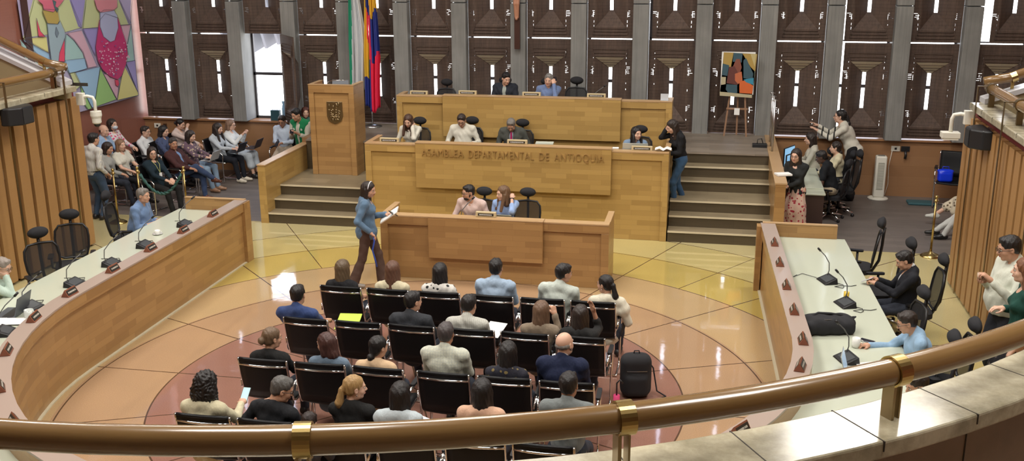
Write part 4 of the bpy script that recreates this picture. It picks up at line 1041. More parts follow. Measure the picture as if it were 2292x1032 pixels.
    if st == 'short':
        Pn = [capk(.002), ell(Hd(0, -.05, -.01), (.070, .055, .065), .02, Rh), cap(Hd(-.03, .050, .094), Hd(.03, .050, .094), .018, k=.03), face, cut(ell(Hd(.080, .022, -.022), (.02, .045, .05), .008, Rh)), cut(ell(Hd(-.080, .022, -.022), (.02, .045, .05), .008, Rh)), cut(bx(Hd(0, -.02, -.135), (.2, .2, .075), .01, .01, Rh))]
    elif st == 'bald':
        Pn = [ell(Hd(0, -.028, -.002), (.0805, .082, .045), .01, Rh), face, cut(ell(Hd(.082, .02, -.02), (.02, .03, .04), .006, Rh)), cut(ell(Hd(-.082, .02, -.02), (.02, .03, .04), .006, Rh))]
    elif st in ('long', 'longback', 'bob', 'side'):
        L = {'long': .33, 'longback': .36, 'bob': .16, 'side': .3}[st]; g = .006
        Pn = [capk(g), cap(bk(0, -.045, .02), bk(0, -.078, -L*.6), .082, .075, .03), cap(bk(0, -.078, -L*.6), bk(.01, -.070, -L), .068, .035, .03),
              cap(bk(-.068, -.02, .01), bk(-.078, -.035, -L*.55), .030, .030, .02), cap(bk(.068, -.02, .01), bk(.078, -.035, -L*.55), .030, .030, .02), face, cut(ell(Hd(0, .09, -.10), (.066, .075, .10), .01, Rh))]
        if st == 'side': Pn += [cap(bk(-.07, .0, -.02), bk(-.085, .075, -.26), .032, .024, .02), cap(bk(.07, .0, -.02), bk(.085, .07, -.26), .032, .024, .02)]
    elif st == 'bun':
        Pn = [capk(.002), face, ell(Hd(0, -.05, -.02), (.068, .05, .055), .02, Rh), ell(Hd(0, -.125, -.01), (.042, .038, .042), .012, Rh), cut(bx(Hd(0, -.0, -.15), (.2, .2, .08), .01, .01, Rh))]
    elif st == 'lowbun':
        Pn = [capk(.003), face, ell(Hd(0, -.055, -.03), (.068, .05, .055), .02, Rh), ell(Hd(0, -.10, -.095), (.042, .038, .042), .02, Rh)]
    elif st == 'pony':
        Pn = [capk(.002), face, ell(Hd(0, -.05, -.015), (.068, .05, .055), .02, Rh), ell(Hd(0, -.115, .0), (.025, .022, .025), .01, Rh), cap(Hd(0, -.125, 0), bk(0, -.15, -.12), .028, .036, .02), cap(bk(0, -.15, -.12), bk(0, -.115, -.27), .036, .012, .02), cut(bx(Hd(0, -.0, -.15), (.2, .09, .08), .01, .01, Rh))]
    elif st == 'curly':
        Pn = [capk(.02), ell(bk(0, -.045, -.06), (.125, .10, .13), .04), ell(bk(0, -.03, -.15), (.12, .09, .08), .04), cut(ell(Hd(0, .115, -.03), (.075, .07, .10), .01, Rh))]
        disp = lambda G: .013*np.sin(G[..., 0]*95+3*np.sin(G[..., 2]*40))*np.sin(G[..., 1]*90)*np.sin(G[..., 2]*85+2*np.sin(G[..., 0]*50))
    elif st == 'none': Pn = []
    if Pn: blob('hair', Pn, .008*lod, hairmat(hcol), root, disp)
    # --- top garment
    tuck = top.get('tuck', not f and top['kind'] == 'shirt'); w = .015+fat*.04; k = .045; col = top['col']; TM = cloth(col, top['pat'], top['col2']); kind = top['kind']
    def torso(g):
        P = [cap(U(0, .0, -.02), U(0, .0, .05), (.112 if tuck else .135)+w+fat*.05+g+(.010 if f else 0), (.108 if tuck else .118)+w+fat*.06+g, k), cap(U(0, fat*.05, .12), UU(0, .0, .30), (.098 if f else .112)+w+fat*.10+g, .118+w+g, k), ell(UU(0, 0, .33), ((.158 if f else .182)+w+g, .104+w+g, .130), .04, Ru),
             cap(sh[-1]*.92+sh[1]*.08, sh[1]*.92+sh[-1]*.08, .052+g+w*.3, k=.04), ell(UU(0, -.01, .44), (.11, .07, .055+g), .04, Ru)]
        if f: P += [ell(UU(s2*.07, .085, .30), (.06+g, .058+g, .058), .03, Ru) for s2 in (-1, 1)]
        return P
    P = torso(0 if kind != 'jacket' else .008)
    for sg in (1, -1): P.append(cap(UU(0, -.02, .47), sh[sg], .052, .052, .05))
    slv = top['sleeve']; g = .006 if kind == 'jacket' else 0
    for sg in (1, -1):
        a, e_, w_ = J[sg]
        if kind == 'vest': continue
        if slv in ('long', 'rolled'):
            P += [cap(a, e_, .054+g+fat*.03, .046+g, .03), cap(e_, e_+(w_-e_)*(.93 if slv == 'long' else .45), .046+g, (.036 if slv == 'long' else .044)+g, .012)]
        elif slv == 'short': P += [cap(a, a+(e_-a)*.62, .062, .058, .03)]
        elif slv == 'puff': P += [ell(a+(e_-a)*.35, (.085, .085, .085), .03), cap(a, e_, .06, .052, .03)]
    nk = UU(0, .012, .50)
    if kind in ('shirt', 'jacket', 'vest'):
        d = Rh@np.array([0, 0, 1.])*.3+Ru@np.array([0, .1, .9]); d /= np.linalg.norm(d)
        c0 = UU(0, -.004, .475); P += [cap(c0, c0+d*.035, .064, .058, .012)]
    P += [cut(cap(UU(0, .075, .485), UU(0, .12, .60), .036 if kind in ('shirt', 'jacket', 'vest') else .055, .08, .012)), cut(bx(U(0, 0, -.03-.2 if tuck else -.10-.2-(.05 if kind == 'jacket' else 0)), (.4, .4, .2), .001, .006, Rt))]
    if kind == 'jacket' or kind == 'vest':
        P += [cut(cap(UU(0, .17, .12 if kind == 'jacket' else .05), UU(0, .115, .47), .012, .05, .012))]
    ph = rr.random()*9; wr_ = lambda G: .0045*np.sin(G[..., 2]*42+7*np.sin(G[..., 0]*9+ph))*np.sin(G[..., 0]*19+G[..., 1]*23+ph)
    tname = {'shirt': 'shirt', 'jacket': 'jacket', 'vest': 'vest', 'blouse': 'blouse', 'sweater': 'sweater'}[kind]
    blob(tname, P, .0135*lod, TM, root, wr_)
    if kind in ('jacket', 'vest'):
        ic = top['inner'] or (.6, .62, .65); P = torso(-.008)
        if kind == 'vest':
            for sg in (1, -1):
                a, e_, w_ = J[sg]; P += [cap(a, e_, .058, .050, .03), cap(e_, e_+(w_-e_)*.5, .049, .044, .012)]
        c0 = UU(0, .0, .475); P += [cap(c0, c0+Ru@np.array([0, .2, .98])*.04, .060, .056, .01), cut(cap(UU(0, .075, .485), UU(0, .12, .60), .036, .08, .012))]
        o = blob('shirt', P, .015*lod, cloth(ic), root)
    if top['tie']: blob('tie', [cap(UU(0, .118, .46), UU(0, .150, .16), .014, .03, .01)], .008, cloth(top['tie']), root)
    # --- bottom garment
    BM = cloth(bottom['col'], bottom['pat'], bottom['col2']); g = fat*.03
    if bottom['kind'] in ('trousers', 'wide', 'shorts'):
        wd = bottom['kind'] == 'wide'
        P = [ell(U(0, -.0, -.01), (.155+g*2, .115+g*2, .10), .04), cap(U(0, 0, .0), U(0, 0, .03), .130+fat*.055, .128+fat*.055, .03), cut(bx(U(0, 0, .055+.2), (.4, .4, .2), .001, .004, Rt))]
        for sg in (1, -1):
            a, e_, w_ = K[sg]; P += [cap(a, e_, .088+g, .064+g, .03), cap(e_, w_+(e_-w_)*.02, .062+g, .085 if wd else .048, .02)]
        if sit: P += [cut(bx(hip+np.array([0, 0, -.20]), (.3, .2, .10), .02, .02))]
        blob('trousers', P, .0145*lod, BM, root, wr_)
    else:
        L_ = bottom.get('len', .9); P = [ell(U(0, -.0, -.01), (.15, .115, .10), .04)]
        if sit:
            for sg in (1, -1): a, e_, w_ = K[sg]; P += [cap(a, e_, .09, .075, .06), cap(e_, e_+(w_-e_)*L_, .078, .09, .06)]
            a, e_, w_ = K[1]; a2, e2, w2 = K[-1]; P += [cap((a+a2)/2, (e_+e2)/2, .07, .06, .05)]
        else:
            P += [cap(hip, hip+np.array([0, .06, -.35]), .135, .19, .05), cap(hip+np.array([.03, .06, -.3]), hip+np.array([.05, .05, -.3-.45*L_]), .16, .18, .05), cap(hip+np.array([-.03, .06, -.3]), hip+np.array([-.05, .05, -.3-.45*L_]), .16, .18, .05)]
        blob('skirt', P, .0145*lod, BM, root, lambda G: .006*np.sin(np.arctan2(G[..., 1]-hip[1], G[..., 0])*11))
    # --- shoes
    for sg in (1, -1):
        a, e_, w_ = K[sg]; sd = w_-e_; fw_ = np.array([sg*.12, 1, 0.]) if abs(sd[2]) > .15 else np.array([sg*.1, .7, .5])
        if not sit and feet is not None and len(feet[sg]) > 3: fw_ = np.array(feet[sg][3], float)
        fw_ /= np.linalg.norm(fw_); dn = np.array([0, 0, -1.]); hl = w_+fw_*-.03+dn*.035
        P = [cap(hl, hl+fw_*.09, .040, .042, .02), cap(hl+fw_*.08+dn*.004, hl+fw_*.185+dn*.010, .040, .030, .02), cap(w_, hl, .042, .04, .02), cut(bx(hl+dn*.105, (.3, .4, .058), .001, .004))]
        blob('shoe', P, .0085*lod, plain('shoe_%d_%d_%d' % tuple(int(c*1000) for c in shoes), shoes, .35), root)
    # --- things worn
    for e_ in extra:
        if e_ == 'glasses':
            m = MB(); q = []
            for sg in (-1, 1):
                ring_ = [Hd(sg*.032+.022*math.cos(a*PI/8), .100, .002+.017*math.sin(a*PI/8)) for a in range(17)]; m.tube(ring_, .0022, n=5)
                m.tube([Hd(sg*.054, .099, .006), Hd(sg*.080, .04, .008), Hd(sg*.082, -.02, .0)], .0022, n=5)
            m.tube([Hd(-.01, .1, .004), Hd(.01, .1, .004)], .0022, n=5); m.build('eyeglasses', BLACKP, parent=root, smooth=True)
        elif e_ == 'mask': blob('face_mask', [ell(Hd(0, .062, -.052), (.058, .050, .045), .01, Rh), cap(Hd(-.075, .0, -.02), Hd(-.05, .055, -.045), .004, .01), cap(Hd(.075, .0, -.02), Hd(.05, .055, -.045), .004, .01)], .006, cloth((.55, .62, .70)), root)
        elif e_ == 'beard': blob('beard', [ell(Hd(0, .045, -.085), (.052, .045, .036), .015, Rh), ell(Hd(0, .085, -.046), (.026, .010, .006), .006, Rh), cap(Hd(-.066, .012, -.03), Hd(-.045, .03, -.085), .014, k=.01), cap(Hd(.066, .012, -.03), Hd(.045, .03, -.085), .014, k=.01), cut(ell(Hd(0, .095, -.060), (.022, .016, .010), .004, Rh))], .006, hairmat(hcol), root)
        elif e_ == 'sunglasses_up' or e_ == 'headband': m = MB(); m.tube([Hd(.086*math.cos(a*PI/12), .01-.0*a, .03+.105*math.sin(a*PI/12)) for a in range(0, 13)], .007, n=6); m.build('headband', plain('pale_band', (.7, .7, .75), .3), parent=root, smooth=True)
        elif e_ == 'watch':
            w_, Fm = HM[1]; m = MB(); m.tube([w_+Fm@np.array([.03*math.cos(a*PI/6), -.012, .026*math.sin(a*PI/6)]) for a in range(13)], .007, n=6); m.build('wristwatch', plain('watch', (.5, .5, .48), .3, .5), parent=root, smooth=True)
        elif e_ == 'lwatch':
            w_, Fm = HM[-1]; m = MB(); m.tube([w_+Fm@np.array([.03*math.cos(a*PI/6), -.012, .026*math.sin(a*PI/6)]) for a in range(13)], .007, n=6); m.build('wristwatch', BLACKP, parent=root, smooth=True)
        elif e_ == 'earphone': blob('earphone', [ell(Hd(-.09, -.0, -.008), (.007, .007, .007), .002), cap(Hd(-.09, .002, -.01), Hd(-.088, .008, -.035), .004, k=.003)], .003, plain('white_glossy', (.85, .85, .85), .2), root)
        elif e_ == 'earrings': 
            for sg in (-1, 1): blob('earring', [ell(Hd(sg*.082, -.005, -.045), (.007, .007, .009), .002)], .004, plain('silver', (.6, .6, .6), .2, 1), root)
        elif e_ == 'lanyard':
            m = MB()
            for sg in (-1, 1): m.tube([UU(sg*.06, .02, .50), UU(sg*.045, .135, .38), UU(.0, .152, .22)], .004, n=5)
            m.build('lanyard', plain('lanyard', (.55, .55, .2), .6), parent=root); m = MB(); c = UU(0, .155, .18); m.box(c[0]-.03, c[0]+.03, c[1]-.002, c[1]+.004, c[2]-.04, c[2]+.04); m.build('badge', PAPER, parent=root)
        elif e_ == 'belt': m = MB(); c = U(0, 0, .055); m.tube([U((.133+fat*.06)*math.cos(a*PI/12), (.131+fat*.06)*math.sin(a*PI/12), .045) for a in range(25)], .014, n=6); m.build('belt', BLACKL, parent=root, smooth=True)
        elif e_ == 'badges':
            for sg in (-1, 1): blob('chest_emblem', [ell(UU(sg*.085, .128, .33), (.024, .008, .016), .004), ell(UU(sg*.085, .130, .355), (.010, .007, .010), .004)], .005, plain('embroidery', (.7, .75, .7), .6), root)
    # world positions of the hands, for the things they hold
    MW = Matrix.Translation((loc[0], loc[1], floor))@Matrix.Rotation(rad(yaw), 4, 'Z')@Matrix.Scale(s, 4)
    res = {'root': root, 'loc': loc, 'yaw': yaw, 'floor': floor, 's': s}
    for sg, n_ in ((1, 'R'), (-1, 'L')):
        w_, Fm = HM[sg]; res[n_] = MW@Vector(w_+Fm@np.array([0, .085, -.03])); res[n_+'w'] = MW@Vector(w_)
    res['MW'] = MW; res['hip'] = hip
    PEOPLE.append(res); return res
# ================================================================ chairs (coordinates: seat faces +Y, origin on the floor under the seat)
def round_slab(mb, w, h, r, t, T, n=5, m=0):
    pts = []
    for cx, cy, a0 in ((w/2-r, h/2-r, 0), (-w/2+r, h/2-r, 90), (-w/2+r, -h/2+r, 180), (w/2-r, -h/2+r, 270)):
        for k in range(n+1): a = rad(a0+90*k/n); pts.append((cx+r*math.cos(a), cy+r*math.sin(a)))
    mb.prism(pts, t, T=T, m=m)
def visitor_chair_parts():
    """black leather sling chair on a chrome cantilever frame with arm loops"""
    L = []
    m = MB(); nx, ny = 8, 10; prof = [(.215, .455), (.18, .468), (.08, .462), (-.05, .455), (-.15, .462), (-.195, .50), (-.225, .58), (-.25, .68), (-.275, .80), (-.292, .90), (-.297, .925), (-.31, .915)]
    v = []; n = len(prof)
    for i, (y, z) in enumerate(prof):
        for k in range(nx+1): u = k/nx-.5; v.append((u*.47, y-.012*math.cos(u*PI), z-.010*math.cos(u*PI)*(1 if i < 5 else 0)))
    f = [(i*(nx+1)+k, i*(nx+1)+k+1, (i+1)*(nx+1)+k+1, (i+1)*(nx+1)+k) for i in range(n-1) for k in range(nx)]
    a = MB(); a.add(v[:5*(nx+1)+9], [q for q in f if max(q) < 5*(nx+1)+9]); L.append(('seat', a, BLACKL, True, .02))
    vb = v[5*(nx+1):]; fb = [(i*(nx+1)+k, i*(nx+1)+k+1, (i+1)*(nx+1)+k+1, (i+1)*(nx+1)+k) for i in range(n-6) for k in range(nx)]
    b = MB(); b.add(vb, fb); L.append(('backrest', b, BLACKL, True, .022))
    for s in (-1, 1):
        c = MB(); c.tube([(s*.245, y, z) for y, z in [(.225, .45), (.08, .455), (-.12, .452), (-.18, .475), (-.215, .56), (-.255, .72), (-.288, .88), (-.296, .925)]], .013, n=8, flat=.8); L.append(('side_rail', c, CHROME, True, 0))
        c = MB(); c.tube([(s*.262, -.235, .60), (s*.275, -.20, .665), (s*.275, -.10, .68), (s*.275, .12, .675), (s*.275, .185, .63), (s*.270, .175, .50), (s*.265, .17, .36), (s*.262, .17, .10), (s*.262, .155, .03), (s*.262, .10, .014), (s*.262, -.14, .014), (s*.262, -.18, .014)], .0125, n=8); L.append(('arm_loop', c, CHROME, True, 0))
        c = MB(); round_slab(c, .045, .24, .02, .022, TRS((s*.275, 0, .682))); L.append(('armrest_pad', c, BLACKP, False, 0))
    c = MB(); c.tube([(-.24, -.292, .86), (-.12, -.306, .858), (0, -.311, .857), (.12, -.306, .858), (.24, -.292, .86)], .0125, n=8); L.append(('back_bar', c, CHROME, True, 0))
    c = MB(); c.tube([(-.26, -.17, .014), (.26, -.17, .014)], .0125, n=8); L.append(('base_bar', c, CHROME, True, 0))
    c = MB(); c.tube([(-.245, .0, .445), (.245, .0, .445)], .012, n=8); c.tube([(-.265, .165, .43), (-.245, .16, .44)], .01, n=6); c.tube([(.265, .165, .43), (.245, .16, .44)], .01, n=6); L.append(('seat_bar', c, CHROME, True, 0))
    return L
def mesh_mat():
    m = bpy.data.materials.new('black_mesh'); m.use_nodes = True; t = m.node_tree; b = t.nodes['Principled BSDF']; b.inputs['Base Color'].default_value = (.01, .01, .012, 1); b.inputs['Roughness'].default_value = .7
    tc = N(t, 'ShaderNodeTexCoord'); sep = N(t, 'ShaderNodeSeparateXYZ'); t.links.new(tc.outputs['Object'], sep.inputs[0])
    s = mth(t, 'MULTIPLY', mth(t, 'SINE', mth(t, 'MULTIPLY', sep.outputs[0], 900)), mth(t, 'SINE', mth(t, 'MULTIPLY', sep.outputs[2], 900)))
    t.links.new(mth(t, 'LESS_THAN', s, .55), b.inputs['Alpha']); return m
MESHM = mesh_mat()
def office_chair_parts(arms=True):
    """black mesh task chair with headrest, arms, gas column and five-star base"""
    L = []; c = MB(); round_slab(c, .48, .46, .12, .07, TRS((0, .0, .445))); L.append(('seat', c, BLACKF, False, 0))
    bp = lambda u, v: (u, -.215-.10*v-.03*math.cos(u*5)+.02*v*v, .54+.50*v)      # u half width, v 0..1
    out = [(.12, 0), (.19, .06), (.225, .3), (.235, .6), (.225, .82), (.17, .97), (.0, 1.), (-.17, .97), (-.225, .82), (-.235, .6), (-.225, .3), (-.19, .06), (-.12, 0), (.12, 0)]
    c = MB(); c.tube([bp(*q) for q in out], .017, n=8, cap=False); L.append(('back_frame', c, BLACKP, True, 0))
    c = MB(); vs = []; fs = []; nv = 9; nu = 8
    def hw(v): 
        ps = [(0, .13), (.06, .19), (.3, .225), (.6, .235), (.82, .225), (.97, .17), (1, .1)]
        for (a, x), (b, y) in zip(ps, ps[1:]):
            if v <= b: return x+(y-x)*(v-a)/(b-a)
        return .1
    for j in range(nv+1):
        v = j/nv
        for i in range(nu+1): vs.append(bp((i/nu*2-1)*hw(v), v))
    for j in range(nv):
        for i in range(nu): fs.append((j*(nu+1)+i, j*(nu+1)+i+1, (j+1)*(nu+1)+i+1, (j+1)*(nu+1)+i))
    c.add(vs, fs); L.append(('backrest', c, MESHM, True, 0))
    c = MB(); c.tube([(0, -.12, .42), (0, -.25, .46), (0, -.33, .62), (0, -.355, .85), (0, -.36, 1.0), (0, -.37, 1.12)], .022, n=8); L.append(('spine', c, BLACKP, True, 0))
    V, Q = sdf([ell((0, -.335, 1.185), (.145, .048, .085), .01), ell((0, -.30, 1.185), (.115, .045, .065), .02)], .012); L.append(('headrest', (V, Q), BLACKF, True, 0))
    if arms:
        for s in (-1, 1):
            c = MB(); c.tube([(s*.2, .0, .45), (s*.285, -.02, .47), (s*.29, -.02, .64)], .018, n=8); L.append(('arm_post', c, BLACKP, True, 0))
            c = MB(); round_slab(c, .075, .25, .035, .025, TRS((s*.29, .02, .645))); L.append(('armrest', c, BLACKP, False, 0))
    c = MB(); c.lathe([(.03, .10), (.03, .28), (.02, .285), (.02, .43), (.07, .44), (.07, .455)], n=14); L.append(('gas_column', c, BLACKP, True, 0))
    c = MB()
    for k in range(5):
        a = 2*PI*k/5+.3; c.tube([(.02*math.cos(a), .02*math.sin(a), .125), (.16*math.cos(a), .16*math.sin(a), .11), (.30*math.cos(a), .30*math.sin(a), .075)], [.028, .024, .016], n=8)
    L.append(('star_base', c, CHROME, True, 0))
    for k in range(5):
        a = 2*PI*k/5+.3; c = MB(); T = TRS((.30*math.cos(a), .30*math.sin(a), .03), rx=PI/2, rz=a*1.7); c.lathe([(.028, -.022), (.03, -.01), (.03, .01), (.028, .022)], n=12, T=T); c.tube([(.30*math.cos(a), .30*math.sin(a), .03), (.30*math.cos(a), .30*math.sin(a), .075)], .01, n=6); L.append(('caster', c, BLACKP, True, 0))
    return L
def make_meshes(parts):
    out = []
    for name, m, mat, sm, th in parts:
        me = np_mesh(name, [(m[0], m[1], 0)], [mat]) if isinstance(m, tuple) else m.mesh(name, mat, sm)
        out.append((name, me, th))
    return out
CHM = {'visitor': make_meshes(visitor_chair_parts()), 'office': make_meshes(office_chair_parts()), 'side': None}
def chair(kind, x, y, z, yaw, label, group, tilt=0, s=1.0):
    names = {'visitor': 'visitor_chair', 'office': 'office_chair'}
    r = empty(names[kind], (x, y, z), rad(yaw), label, 'chair', group); r.scale = (s, s, s)
    for n_, me, th in CHM[kind]:
        o = bpy.data.objects.new(n_, me); COL.objects.link(o); o.parent = r
        if th: md = o.modifiers.new('thick', 'SOLIDIFY'); md.thickness = th; md.offset = 0
    return r
# ================================================================ small things on the desks
def mic_unit(x, y, z, rz, label, cable=0):
    r = empty('conference_microphone', (x, y, z), rz, label, 'microphone', 'gooseneck microphones on the horseshoe desk')     # faces the speaker on -Y side
    m = MB(); v = [(-.13, -.09, 0), (.13, -.09, 0), (.13, .08, 0), (-.13, .08, 0), (-.12, -.085, .014), (.12, -.085, .014), (.12, .07, .075), (-.12, .07, .075)]
    m.add(v, [(0, 3, 2, 1), (4, 5, 6, 7), (0, 1, 5, 4), (1, 2, 6, 5), (2, 3, 7, 6), (3, 0, 4, 7)]); m.build('base', BLACKP, parent=r, bevel=.005)
    m = MB(); m.box(-.09, .09, -.06, .05, .0, .003, T=TRS((0, 0, .047), rx=math.atan2(.061, .155))); m.build('control_panel', plain('mic_panel', (.06, .065, .07), .3), parent=r)
    g = [(-.07, .03, .06), (-.075, .05, .12), (-.07, .04, .22), (-.03, -.04, .33), (.02, -.14, .42)]
    m = MB(); m.tube(g, .006, n=8); m.build('gooseneck', plain('dark_steel', (.12, .12, .12), .35, .8), parent=r, smooth=True)
    m = MB(); m.tube([(.015, -.13, .41), (.035, -.17, .45)], .013, n=10); m.build('microphone_head', BLACKP, parent=r, smooth=True)
    rr = random.Random(int(x*100+y*10)); m = MB(); m.tube([(.10, .07, .01), (.16, .13, .008), (.24, .10, .006), (.27, .03+rr.random()*.05, .006), (.20, .0, .006), (.18, .08, .006), (.22, .20, .006), (.20, .28, .006)], .004, n=6); m.build('cable', BLACKP, parent=r, smooth=True)
    return r
def name_block(x, y, z, rz, label, dark=True, group='triangular name blocks on the horseshoe ledge', w=.20, wood=None):
    r = empty('name_block', (x, y, z), rz, label, 'name plate', group)
    m = MB(); T = TRS((-w/2, 0, 0), rz=0)@Matrix.Rotation(PI/2, 4, 'Z')@Matrix.Rotation(PI/2, 4, 'X'); m.prism([(-.05, 0), (.05, 0), (.0, .085)], w, T=T); m.build('wooden_prism', wood or plain('name_block_wood', (.22, .075, .04), .35), parent=r, bevel=.003)
    a = math.atan2(.085, .05)
    for s in (-1, 1):
        m = MB(); TT = TRS((0, s*.0262, .0435), rx=s*(PI/2-a)) ; m.box(-w/2+.012, w/2-.012, -.0015, .0015, -.032, .032, T=TT); p = m.build('plate', plain('name_plate_dark', (.03, .025, .02), .3) if s > 0 or dark else PAPER, parent=r)
        m = MB()
        rr = random.Random(int(x*37+y*91))
        for k in range(9):
            xx = -w/2+.03+k*(w-.06)/9; m.box(xx, xx+(w-.06)/9*rr.uniform(.4, .75), s*.002-.0006, s*.002+.0006, -.008, .010, T=TT)
        m.build('engraved_marks', plain('engraving', (.55, .52, .45), .5), parent=p)
        for o_ in p.children: o_.matrix_parent_inverse = Matrix.Identity(4)
    return r
def desk_plate(x, y, z, label, group='cream name holders on the tiered desks', w=.34):
    r = empty('name_holder', (x, y, z), 0, label, 'name plate', group); m = MB(); m.box(-w/2, w/2, -.03, .03, 0, .075); m.build('holder', plain('cream_wood', (.55, .45, .27), .4), parent=r, bevel=.006)
    m = MB(); m.box(-w/2+.035, w/2-.035, -.034, -.03, .018, .055); p = m.build('plate', plain('name_plate_dark', (.03, .025, .02), .3), parent=r)
    m = MB(); rr = random.Random(int(x*37))
    for k in range(14): xx = -w/2+.055+k*(w-.11)/14; m.box(xx, xx+.010, -.0355, -.034, .03, .043)
    m.build('engraved_marks', PAPER, parent=p)
    return r
def laptop(x, y, z, yaw, label, col=(.5, .52, .55), open_=105, s=1., group=None, tilt=0):
    r = empty('laptop', (x, y, z), rad(yaw), label, 'laptop', group); r.scale = (s, s, s); r.rotation_euler[0] = rad(tilt)      # user on the -Y side
    mt = plain('laptop_%d' % int(col[0]*1000), col, .35, .3); m = MB(); m.box(-.17, .17, -.12, .12, 0, .015); m.build('base', mt, parent=r, bevel=.004)
    m = MB(); m.box(-.15, .15, -.03, .09, .015, .0165); m.build('keyboard', BLACKP, parent=r)
    T = TRS((0, .12, .012), rx=rad(open_-90)*-1+0); T = Matrix.Translation((0, .12, .012))@Matrix.Rotation(rad(-(open_-90)), 4, 'X')
    m = MB(); m.box(-.17, .17, 0, .008, 0, .23, T=T); l = m.build('lid', mt, parent=r, bevel=.003)
    m = MB(); m.box(-.155, .155, -.001, .0, .012, .22, T=T); m.build('screen', SCREEN, parent=l)
    return r
def cup(x, y, z, label, col=(.75, .75, .72), h=.09, rd=.038, handle=True, saucer=False):
    r = empty('mug' if handle else 'paper_cup', (x, y, z), 0, label, 'cup'); mt = plain('ceramic_%d_%d' % (int(col[0]*100), int(col[2]*100)), col, .25)
    m = MB(); m.lathe([(rd*.85, 0), (rd, h*.3), (rd, h), (rd*.9, h), (rd*.88, h*.15)], n=18); m.build('cup', mt, parent=r, smooth=True)
    if handle: m = MB(); m.tube([(rd, 0, h*.8), (rd+.022, 0, h*.75), (rd+.026, 0, h*.5), (rd+.018, 0, h*.28), (rd*.98, 0, h*.25)], .005, n=6, up=(0, 1, 0)); m.build('handle', mt, parent=r, smooth=True)
    if saucer: m = MB(); m.lathe([(.03, -.004), (.07, .008), (.072, .011), (.03, .002)], n=20); m.build('saucer', mt, parent=r, smooth=True)
    return r
def papers(x, y, z, rz, label, w=.21, h=.297, n=1, col=None, tilt=0, name='paper_sheet', cat='paper', group=None):
    r = MB(); T = TRS((0, 0, 0), rx=rad(tilt)); r.box(-w/2, w/2, -h/2, h/2, 0, .003*n, T=T); o = r.build(name, col or PAPER, loc=(x, y, z), rz=rad(rz)); return tag(o, label, cat, group)
def phone(x, y, z, label, rot=(0, 0, 0), lit=False, col=(.02, .02, .025)):
    r = empty('mobile_phone', (x, y, z), 0, label, 'phone'); r.rotation_euler = [rad(a) for a in rot]; m = MB(); m.box(-.037, .037, -.004, .004, -.075, .075); m.build('phone_body', plain('phone_%d' % int(col[0]*1000), col, .25), parent=r, bevel=.003)
    m = MB(); m.box(-.033, .033, -.0048, -.004, -.07, .07); m.build('screen', plain('lit_phone_screen', (.1, .2, .2), .2, emit=(.45, .75, .7), estr=1.0) if lit else plain('phone_glass', (.02, .02, .03), .05), parent=r)
    return r

def chair_head(px_, py_, Y, floor, yaw, label, group):
    X, z = atY(px_, py_, Y); s_ = (z-floor)/1.185; a = rad(yaw)
    return chair('office', X-.335*s_*math.sin(a), Y+.335*s_*math.cos(a), floor, yaw, label, group, s=s_)
# ================================================================ PLACING: audience block
COLS = [-4.18, -3.60, -3.00, -2.36, -1.78, -1.20]; ROWS = [10.88, 9.81, 8.68, 7.44]
ordc = ['first from the left', 'second from the left', 'third from the left', 'fourth from the left', 'fifth from the left', 'sixth from the left']
rown = ['front row nearest the low desk', 'second row from the low desk', 'third row from the low desk', 'back row nearest the handrail']
for r_, y in enumerate(ROWS):
    for c_, x in enumerate(COLS):
        chair('visitor', x, y+.305, 0, random.uniform(-2, 2), 'black sling chair in the %s, %s' % (rown[r_], ordc[c_]), 'black chrome chairs in the audience block', s=1.02)
GA = 'people seated in the audience block'
def s_child(k): return k.get('s', 1) < .9
def aud(label, px, py, **k):
    k.setdefault('lean', -9); k['lean'] = min(k['lean'], -6); k.setdefault('seat', .44); y0 = at(px, py, 1.17)[1]; row = min(ROWS, key=lambda q: abs(q+.05-y0)); k.setdefault('Yh', None if s_child(k) else max(row+.265, y0)); return person(label, head_px=(px, py), yaw=k.pop('yaw', 0), group=None, **k)
W = lambda *c, **k: dict(col=c, **k)
aud('woman with long highlighted hair in a black sleeveless top, front row left end', 768, 602, sex='f', hair=('longback', (.10, .065, .035)), top=W(.012, .012, .014, kind='blouse', sleeve='none'), tone='mid', head=(-6, 8, 0))
aud('woman with brown hair and fluffy cream sweater in the front row', 880, 605, sex='f', hair=('longback', (.11, .05, .03)), top=W(.58, .52, .36, kind='sweater'), head=(-4, 6, 0))
aud('woman with long black hair and black-and-white leaf print top', 986, 610, sex='f', hair=('longback', HBLK), top=W(.62, .60, .56, kind='blouse', pat='floral', col2=(.02, .02, .02)), head=(-8, 12, 0))
aud('man with short dark hair in a pale blue shirt, front row', 1110, 600, hair=('short', HBLK), top=W(.33, .43, .56), fat=.35, lean=-6, head=(0, 2, 0))
aud('man in a white shirt leaning over to talk to the ponytailed woman', 1262, 612, hair=('short', HBLK), top=W(.50, .55, .50), fat=.2, side=6, head=(-55, 8, 4), lean=-4)
aud('woman with black ponytail and white puff-sleeved blouse at the front right end', 1354, 637, sex='f', hair=('pony', HBLK), top=W(.66, .62, .50, kind='blouse', sleeve='puff'), head=(62, 4, 0), lean=-3, RH=(.22, .20, .10), extra=('earrings',))
aud('man in a navy polo shirt holding a lime green folder', 667, 660, hair=('short', HBLK), top=W(.03, .055, .16, sleeve='short'), RH=(.18, .38, .16), LH=(-.10, .36, .16), head=(0, 6, 0), tone='mid')
aud('man in a dark grey suit looking to the right, second row', 925, 675, hair=('short', HBLK), top=W(.035, .038, .045, kind='jacket', inner=(.7, .7, .7)), head=(-40, 2, 0))
aud('man in a pale grey striped shirt holding papers, second row', 1050, 683, hair=('short', HBLK), top=W(.50, .50, .45, pat='stripe', col2=(.42, .42, .38)), head=(-12, 12, 0), RH=(.12, .34, .20), LH=(-.08, .34, .20))
